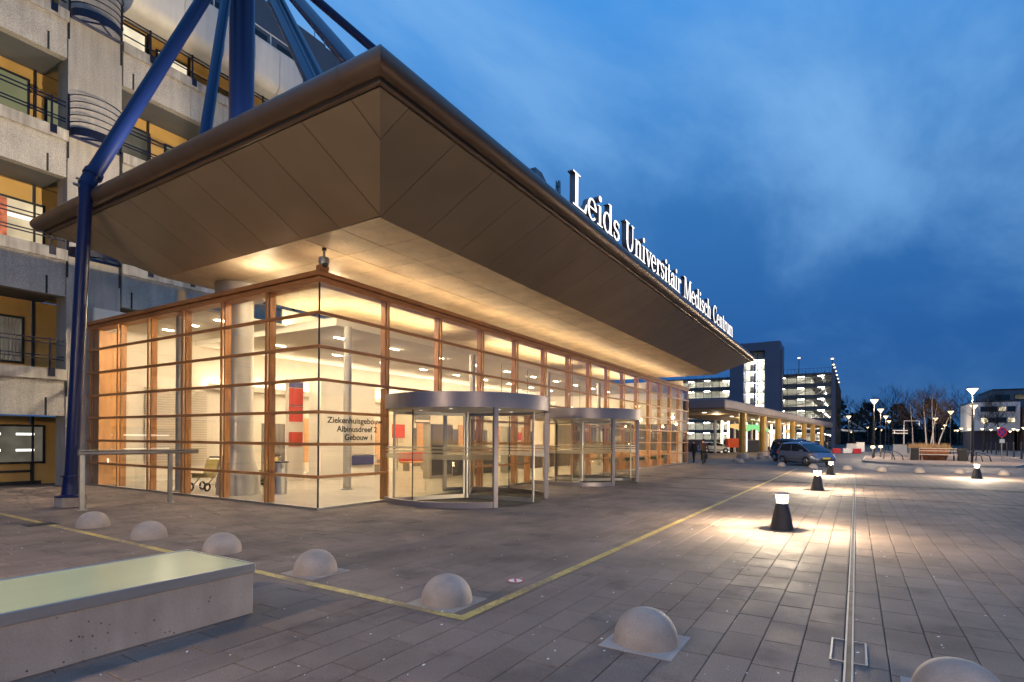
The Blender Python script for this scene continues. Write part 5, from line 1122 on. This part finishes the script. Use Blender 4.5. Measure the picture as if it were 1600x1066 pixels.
# ================================================================== PARKING GARAGE
gg = thing('parking_garage', (160, 20, 0), 'multi storey parking garage with brightly lit floors and glass louvres', 'garage')
GXF, GYC, DPT = 150.0, 4.5, 62.0
FZ = [1.4, 4.1, 6.85, 9.6, 12.35, 15.1, 17.85]
for i, z in enumerate(FZ):
    bx('floor_slab', 'garage_slab', gg, GXF, GXF + DPT, GYC, 46, z - .45, z); 
    if i < 6:
        bx('spandrel', 'garage_slab', gg, GXF - .12, GXF - .01, GYC, 46, z - .5, z + .35)
        for k in range(9):
            y = 6.5 + k * 4.4
            bx('light_strip', 'tube', gg, GXF + 2.2 + (k % 3), GXF + 2.3 + (k % 3), y, y + 1.4, FZ[i + 1] - .56, FZ[i + 1] - .46)
            bx('pillar', 'garage_inner', gg, GXF + 4.9, GXF + 5.3, y, y + .4, z, FZ[i + 1] - .45)
        for k in range(7): bx('light_strip', 'tube', gg, GXF + 6 + k * 8, GXF + 8 + k * 8, GYC + 2.5, GYC + 2.7, FZ[i + 1] - .56, FZ[i + 1] - .46)
        for q in (.75, 1.15, 1.55, 1.95): bx('louvre', 'galv', gg, GXF - .09, GXF - .05, GYC, 46, z + q, z + q + .06)
bx('inner_wall', 'garage_inner', gg, GXF + 5.5, GXF + 5.8, GYC + 5, 46, 0, 17.4)
bx('inner_wall', 'garage_inner', gg, GXF + 5.8, GXF + DPT, GYC + 5, GYC + 5.3, 0, 17.4)
for k in range(22):
    y = GYC + k * 1.96; bx('glazing_bar', 'dark_metal', gg, GXF - .20, GXF - .12, y - .04, y + .04, 1.0, 18.3)
for k in range(16):
    x = GXF + k * 4.1; bx('glazing_bar', 'dark_metal', gg, x - .06, x + .06, GYC - .16, GYC - .06, 1.0, 18.3)
for i in range(6): bx('side_pane', 'garage_pane', gg, GXF, GXF + DPT, GYC - .05, GYC - .03, FZ[i] + .05, FZ[i + 1] - .5)
for i in range(6):
    for q in (.5, 1.0, 1.5, 2.0): bx('side_fill_slat', 'white_clad', gg, GXF + .6, GXF + DPT, GYC + .05, GYC + .35, FZ[i] + q, FZ[i] + q + .05)  # white slats added to make the garage side brighter
bx('corner_post', 'tower_clad', gg, GXF - .25, GXF + .5, GYC - .25, GYC + .5, 0, 18.4)
for k in range(6):
    z = FZ[k]; MB().tube([(GXF + 2.2, 9 + (k % 2) * 3, z + .1), (GXF + 2.2, 5.5 + (k % 2) * 3, z + 2.2)], .10, 5).build('ramp_edge', 'white_panel', gg); MB().tube([(GXF + 3, 15, z + .2), (GXF + 3, 9, z + 1.9)], .14, 5).build('ramp_edge', 'garage_inner', gg)
for k in range(15): bx('roof_rail_post', 'dark_metal', gg, GXF - .05, GXF + .02, GYC + .2 + k * .8, GYC + .25 + k * .8, 17.85, 19.0)
bx('roof_rail', 'dark_metal', gg, GXF - .05, GXF + .02, GYC, 16, 18.95, 19.0)
def slanted(p0, p1, w_=.35): return MB().tube([p0, p1], w_, 6)
for a, b in (((GXF + 55, GYC - 1, 9.5), (GXF + 62, GYC - 7, 5.0)), ((GXF + 55, GYC - .5, 5.0), (GXF + 62, GYC - 7, 5.0)), ((GXF + 40, GYC - .5, 5.0), (GXF + 62, GYC - 7, 5.0))): slanted(a, b, .25).build('entry_truss', 'white_clad', gg)
tw = thing('stair_tower', (147, 20, 0), 'blue grey stair tower of the garage with a tall lit window strip', 'tower')
bx('wall', 'tower_clad', tw, 146.5, 150, 15.6, 18.9, 0, 25.6); bx('wall', 'tower_clad', tw, 146.5, 150, 23.7, 26.9, 0, 25.6); bx('lintel', 'tower_clad', tw, 146.55, 149.9, 18.9, 23.7, 23.6, 25.55); bx('return_wall', 'tower_clad', tw, 150, 156, 15.65, 16.0, 0, 25.3); bx('chamfer', 'tower_clad', tw, 147.3, 150, 15.2, 15.62, 0, 23.5)
bx('shaft_back', 'garage_inner', tw, 149.6, 149.9, 18.9, 23.7, 0, 23.6); bx('centre_post', 'tower_clad', tw, 146.6, 147.0, 20.95, 21.35, 0, 20.5)
for i in range(8):
    z = 2.2 + i * 2.75; bx('landing', 'garage_inner', tw, 147.2, 149.5, 18.95, 23.65, z, z + .2); bx('light_strip', 'tube', tw, 148, 148.2, 19.4, 23.2, z - .12, z - .02)
    if i < 7: MB().box(0, .2, 0, .2, 0, .2).v and MB().tube([(147.6, 19.2, z + .2), (147.6, 20.8, z + 2.6)], .09, 5).build('stair_flight', 'white_panel', tw)
    bx('door_leaf', 'dark_metal', tw, 149.5, 149.58, 21.8, 22.6, z + .25, z + 1.9)
for k in range(4): bx('glazing_bar', 'dark_metal', tw, 146.7, 146.8, 18.9 + 1.6 * k - .04, 18.98 + 1.6 * k, 0, 23.6)
for k, (x, y, z) in enumerate([(150.4, 4.9, 21.0), (157, 4.9, 20.4), (165, 4.9, 20.6), (174, 4.9, 20.6), (184, 4.9, 20.6), (195, 4.9, 20.6), (207, 4.9, 20.6), (156, 12.3, 22.4)]):
    t = thing('roof_lamp', (x, y, 17.85), ['white roof lamp at the garage corner, highest of the row', 'second roof lamp along the garage side', 'third roof lamp along the garage side', 'fourth roof lamp along the garage side', 'fifth roof lamp along the garage side', 'sixth roof lamp along the garage side', 'last roof lamp along the garage side', 'lone white lamp above the garage roof beside the tower'][k], 'roof lamp', 'lamps on the garage roof')
    MB().tube([(x, y, 17.85), (x, y, z)], .07, 6).build('pole', 'dark_metal', t); MB().lathe([(0, .2), (.28, .12), (.34, 0), (.2, -.12), (0, -.14)], (x, y, z), 12).build('lamp', 'lamp_glow', t, smooth=True)

# ================================================================== TRAFFIC ISLAND FURNITURE
IZ = 0.12
pn = thing('corten_planter', (62, -5.9, IZ), 'rusty steel planter full of dry grass with birches on the island', 'planter')
def planter(x0, x1, y0, y1, z1):
    b = MB(); s_ = .25
    b.add([(x0 + s_, y0 + s_, IZ), (x1 - s_, y0 + s_, IZ), (x1 - s_, y1 - s_, IZ), (x0 + s_, y1 - s_, IZ), (x0, y0, z1), (x1, y0, z1), (x1, y1, z1), (x0, y1, z1)], [(0, 1, 5, 4), (1, 2, 6, 5), (2, 3, 7, 6), (3, 0, 4, 7), (3, 2, 1, 0), (4, 5, 6, 7)])
    return b.build('trough', 'corten', pn)
planter(61.2, 67.5, -6.95, -4.85, 1.15)
b = MB()
for q in range(1500):
    c = Vector((random.uniform(61.2, 67.5), random.uniform(-7.1, -4.3), 1.1)); a = random.random() * 6.28; h = random.uniform(.25, .6); k = Vector((math.cos(a), math.sin(a), 0)); s_ = Vector((-k.y, k.x, 0)) * .02
    b.add([c - s_, c + s_, c + k * .18 + Vector((0, 0, h))], [(0, 1, 2)])
tag(b.build('dry_grass', 'dry_grass', pn, recalc=False), kind='stuff')
be = thing('island_bench', (60.4, -5.9, IZ), 'pale slatted bench in front of the rusty planter', 'bench')
for x, z in ((60.2, .50), (60.45, .50), (60.62, 1.02), (60.60, .82)): MB().box(x - .09, x + .09, -7.4, -4.5, z + IZ - .03, z + IZ + .03).build('slat', 'bench_wood', be)
for y in (-7.1, -4.8): MB().tube([(60.1, y, IZ), (60.2, y, .6), (60.5, y, .6), (60.7, y, IZ)], .035, 6).build('leg', 'dark_metal', be); MB().tube([(60.55, y, .6), (60.66, y, 1.15)], .03, 6).build('back_leg', 'dark_metal', be)
for y, l in ((-4.35, 'dark litter bin left of the island bench'), (-7.65, 'dark litter bin right of the island bench')):
    t = thing('litter_bin', (60.3, y, IZ), l, 'litter bin', 'litter bins by the island bench'); MB().box(60.0, 60.6, y - .3, y + .3, IZ, 1.12).build('body', 'dark_metal', t, bevel=.03); bx('lid', 'black_plastic', t, 59.98, 60.62, y - .32, y + .32, 1.13, 1.19); bx('slot', 'black', t, 59.985, 59.998, y - .2, y + .2, .85, .98)
for k, (x, y) in enumerate([(60.5, -8.6), (60.9, -9.2), (60.2, -3.2), (60.6, -2.6)]):
    t = thing('bike_stand', (x, y, IZ), ['dark bent bike stand nearest the right bin', 'dark bent bike stand farther right of the right bin', 'dark bent bike stand nearest the left bin', 'dark bent bike stand farther left of the left bin'][k], 'bike stand', 'bike stands on the island')
    MB().tube([(x - .8, y - .3, IZ), (x - .8, y - .2, .55), (x + .1, y + .25, .85), (x + .9, y + .4, .85), (x + .9, y + .45, IZ)], .04, 8).build('hoop', 'dark_metal', t, smooth=True); bx('foot_plate', 'dark_metal', t, x + .8, x + 1.0, y + .36, y + .54, IZ, IZ + .02)
for x, y, l in ((63.6, -1.35, 'left one of the two bright post lights on the island'), (69.2, -2.15, 'right one of the two bright post lights on the island')):
    t = thing('post_light', (x, y, IZ), l, 'post light', 'bright post lights on the island'); MB().tube([(x, y, IZ), (x, y, 1.05)], .07, 10).build('post', 'dark_metal', t, smooth=True); MB().lathe([(.02, 1.06), (.17, 1.10), (.20, 1.22), (.15, 1.3), (0, 1.32)], (x, y, 0), 14).build('lamp', 'lamp_glow', t, smooth=True); point('light', t, (x - .32, y, 1.2), 170, r=.08)
ns = thing('road_sign', (64.4, -10.9, IZ), 'round blue and red no stopping sign on a pale pole', 'road sign')
MB().tube([(64.4, -10.9, IZ), (64.4, -10.9, 3.1)], .04, 8).build('pole', 'galv', ns, smooth=True)
TT = Matrix.Translation((64.33, -10.9, 2.62)) @ (-_F).to_track_quat('Z', 'Y').to_matrix().to_4x4()
def dsk(r0, r1, z, m_, nm): 
    q = MB().lathe([(r0, z), (r1, z)], n=28); q.v = [tuple(TT @ Vector(p)) for p in q.v]; q.build(nm, m_, ns, recalc=False)
q = MB().lathe([(0, -.012), (.44, -.012), (.44, 0), (0, 0)], n=28); q.v = [tuple(TT @ Vector(p)) for p in q.v]; q.build('disc', 'sign_blue', ns)
dsk(.33, .44, .004, 'sign_red', 'ring')
for k, a in enumerate((PI / 4, -PI / 4)): MB().box(-.36, .36, -.05, .05, .005 + k * .003, .007 + k * .003, T=TT @ Matrix.Rotation(a, 4, 'Z')).build('cross_bar', 'sign_red', ns)
MB().box(-.22, .22, -.95, -.62, 0, .01, T=TT).build('sub_plate', 'white_paint', ns)
for k in range(7):
    x = 76 + k * 5.5; y = -14.4 - k * .4
    t = thing('dark_post', (x, y, 0), 'slim dark bollard post along the parking kerb', 'post', 'dark posts along the parking kerb'); MB().tube([(x, y, 0), (x, y, 1.6)], .08, 8).build('shaft', 'dark_metal', t, smooth=True); MB().lathe([(.08, 1.6), (.1, 1.62), (.06, 1.72), (0, 1.74)], (x, y, 0), 8).build('cap', 'dark_metal', t)
gt = thing('height_gantry', (84, -5.0, 0), 'white height limit gantry frame left of the birches', 'gantry')
MB().tube([(84, -5.0, 0), (84, -5.0, 4.3), (85.0, -6.6, 4.3), (85.0, -6.6, 3.7)], .055, 6).build('frame', 'white_clad', gt)
for k, z in enumerate((2.7, 3.05)): MB().box(-.9, .9, -.05, .05, z, z + .12, T=Matrix.Translation((83.9, -4.6, 0)) @ Matrix.Rotation(-1.05, 4, 'Z')).build('sign_arm', 'white_clad', gt)
for k, (x, y, wd, h, m_, l) in enumerate([(78, -4.3, 1.3, 1.4, 'grey_box', 'pale cabinet on the island behind the post lights'), (96, .6, 1.2, 1.4, 'white_clad', 'white kiosk box beyond the parked silver car'), (112, -.6, 1.2, 1.6, 'white_paint', 'small white ticket box on the far road')]):
    t = thing('service_cabinet', (x, y, 0), l, 'cabinet'); bx('body', m_, t, x, x + .8, y - wd / 2, y + wd / 2, 0, h); bx('lid', 'dark_metal', t, x - .04, x + .84, y - wd / 2 - .04, y + wd / 2 + .04, h, h + .06)
for k in range(3):
    x = 92.4 + k * .7; y = 2.4 - k * 1.25
    t = thing('road_barrier', (x, y, 0), 'red and white plastic road barrier beyond the silver car', 'barrier', 'plastic road barriers'); MB().box(-.6, .6, -.2, .2, 0, .3, T=Matrix.Translation((x, y, 0)) @ Matrix.Rotation(-1.05, 4, 'Z')).build('base', 'white_paint' if k % 2 else 'barrier_red', t, bevel=.06); MB().box(-.55, .55, -.11, .11, .3, .7, T=Matrix.Translation((x, y, 0)) @ Matrix.Rotation(-1.05, 4, 'Z')).build('upper', 'white_paint' if k % 2 else 'barrier_red', t, bevel=.05)

# ================================================================== TREES
def tree(name, label, group, x, y, z0, h, r, bark, twig, seed, spread=.35, depth=4, lean=0.0, n0=9, bare=.35):
    rg = random.Random(seed); t = thing(name, (x, y, z0), label, 'tree', group)
    tr = MB(); tw_ = MB(); p = Vector((x, y, z0)); d = Vector((lean * rg.uniform(-1, 1), lean * rg.uniform(-1, 1), 1)).normalized()
    pts = [p.copy()]
    for k in range(8):
        d = (d + Vector((rg.uniform(-.06, .06), rg.uniform(-.06, .06), .05))).normalized(); p = p + d * h * .92 / 8; pts.append(p.copy())
    tr.tube(pts, [r * (1 - .11 * k) for k in range(9)], 7); tr.build('trunk', bark, t, smooth=True)
    def branch(a, d, ln, rr, dep):
        k = 3; q = [a]; dd = d.copy()
        for _ in range(k):
            dd = (dd + Vector((rg.uniform(-.22, .22), rg.uniform(-.22, .22), rg.uniform(-.05, .20)))).normalized(); q.append(q[-1] + dd * ln / k)
        tw_.tube(q, [rr, rr * .8, rr * .6, rr * .35], 3, cap=False)
        if dep <= 0: return
        for i in (1, 2, 2, 3, 3):
            ax = Vector((rg.uniform(-1, 1), rg.uniform(-1, 1), rg.uniform(-.2, .8))).normalized()
            branch(q[i], (dd + ax * .75).normalized(), ln * rg.uniform(.45, .7), rr * .55, dep - 1)
    for k in range(n0):
        f = bare + (1 - bare) * (k + rg.random()) / n0; i = min(7, int(f * 8)); a = pts[i].lerp(pts[i + 1], f * 8 - i); an_ = rg.random() * 6.28
        branch(a, Vector((math.cos(an_), math.sin(an_), rg.uniform(.4, 1.1))).normalized(), h * spread * (1.25 - f * .75), r * .42 * (1.1 - f * .7), depth - 1)
    tw_.build('crown', twig, t, recalc=False)
bl = ['slender bare birch leaning left in the rusty planter', 'straight pale birch in the middle of the rusty planter', 'slender birch leaning right in the rusty planter', 'thin birch behind the left end of the planter', 'thin pale birch farther back by the gantry']
for k, (x, y, h, ln) in enumerate([(64.5, -5.6, 5.2, .12), (63.5, -6.0, 5.6, .05), (65.5, -6.4, 4.6, .28), (76, -5.4, 6.5, .08), (84, -7.6, 7.0, .08)]):
    tree('birch_tree', bl[k], 'bare birches on the island', x, y, .9 if k < 3 else .1, h, .075, 'bark_birch', 'twig', 40 + k, .28, 4, ln, 10, .40)
rg = random.Random(5)
spots = [(170 + k * 11 + rg.uniform(-4, 4), -1 - k * 5.4 + rg.uniform(-3, 3)) for k in range(14)]
for k, (x, y) in enumerate(spots):
    tree('bare_tree', 'dark bare tree in the far tree line under the blue sky', 'dark bare trees of the far tree line', x, y, 0, rg.uniform(11, 15) * (1 + k * .03), .28, 'bark_dark', 'twig_dark', 80 + k, .34, 4, .05, 13, .2)
for x, y, h, l in ((118, -17.6, 8.5, 'dark bare tree in front of the left part of the white office block'), (122, -20.6, 9.0, 'dark bare tree in front of the middle of the white office block')):
    tree('bare_tree', l, 'bare trees before the office block', x, y, 0, h, .14, 'bark_dark', 'twig_dark', int(x), .36, 4, .06, 11, .3)
# dense dark woodland behind
b = MB(); rg = random.Random(9)
for k in range(26):
    cx = 300 + rg.uniform(-20, 60); cy__ = 24 - k * 5.6; hh = rg.uniform(13, 20)
    for q in range(420):
        a = rg.random() * 6.28; rr = 6.5 * math.sqrt(rg.random()); z = hh * rg.random() ** .7; 
        if z > hh * .5: rr *= max(.15, 1.2 - (z / hh) ** 2)
        c = Vector((cx + rr * math.cos(a), cy__ + rr * math.sin(a), z)); n_ = Vector((rg.uniform(-1, 1), rg.uniform(-1, 1), rg.uniform(-1, 1))).normalized(); u_ = n_.orthogonal().normalized() * rg.uniform(.5, 1.2); v_ = n_.cross(u_) * .7
        b.add([c - u_, c - v_ * .6, c + u_, c + v_], [(0, 1, 2, 3)])
wd_ = b.build('woodland', 'twig_dark', recalc=False); tag(wd_, 'dense dark woodland along the horizon', 'woodland', kind='stuff')
tag(MB().box(380, 384, -190, 40, -1, 9).build('far_embankment', 'far_dark'), kind='structure')

# ================================================================== FAR BUILDINGS (right)
def far_building(name, label, x, y0, y1, z1, m_, rows, cols, wm, wz0=1.0, wzs=3.2, wh=1.6, dpt=18):
    t = thing(name, (x, (y0 + y1) / 2, 0), label, 'building'); bx('wall', m_, t, x, x + dpt, y0, y1, 0, z1)
    bx('parapet', 'dark_metal', t, x - .15, x + dpt, y0 - .1, y1 + .1, z1, z1 + .3)
    for i in range(rows):
        for j in range(cols):
            wd = (y1 - y0) / cols; a = y0 + j * wd + wd * .12; z = wz0 + i * wzs
            w_ = bx('window', 'dark_metal', t, x - .12, x - .01, a, a + wd * .76, z, z + wh)
            bx('pane', wm if (i * 7 + j * 3) % 4 == 1 else 'car_glass', w_, x - .16, x - .13, a + .1, a + wd * .76 - .1, z + .1, z + wh - .1)
    return t
ofb = thing('office_building', (165, -27, 0), 'white panelled office block with dark window bands at the right', 'building')
bx('upper_wall', 'white_clad', ofb, 165, 183, -31.0, -22.8, 4.4, 10.9); bx('lower_wall', 'dark_wall', ofb, 167.5, 182, -30.5, -23.2, 0, 4.399); bx('parapet', 'dark_metal', ofb, 164.9, 183, -31.1, -22.7, 10.9, 11.1)
for z in (6.2, 8.7):
    for k in range(4):
        w_ = bx('window', 'dark_metal', ofb, 164.88, 164.99, -30.2 + k * 1.55, -28.75 + k * 1.55, z, z + 1.2); bx('pane', 'far_window' if (k + int(z)) % 3 == 0 else 'car_glass', w_, 164.83, 164.875, -30.1 + k * 1.55, -28.85 + k * 1.55, z + .1, z + 1.1)
wb_ = far_building('brick_building', 'dark brick building right of the white office block', 160, -58, -31.3, 9.4, 'brick_wall', 3, 8, 'far_window', 1.2, 2.8, 1.3)
far_building('grey_building', 'grey stepped block rising behind the white office block', 176, -60, -28, 14.3, 'grey_clad', 1, 9, 'room_dim', 12.0, 3, 1.2)
sl = thing('site_hut', (150, -36, 0), 'small warm lit hut front at the right edge', 'hut'); bx('wall', 'brick_wall', sl, 150, 156, -44, -33, 0, 4); bx('window', 'warm_window', sl, 149.9, 149.98, -38, -35, 1, 2.8)
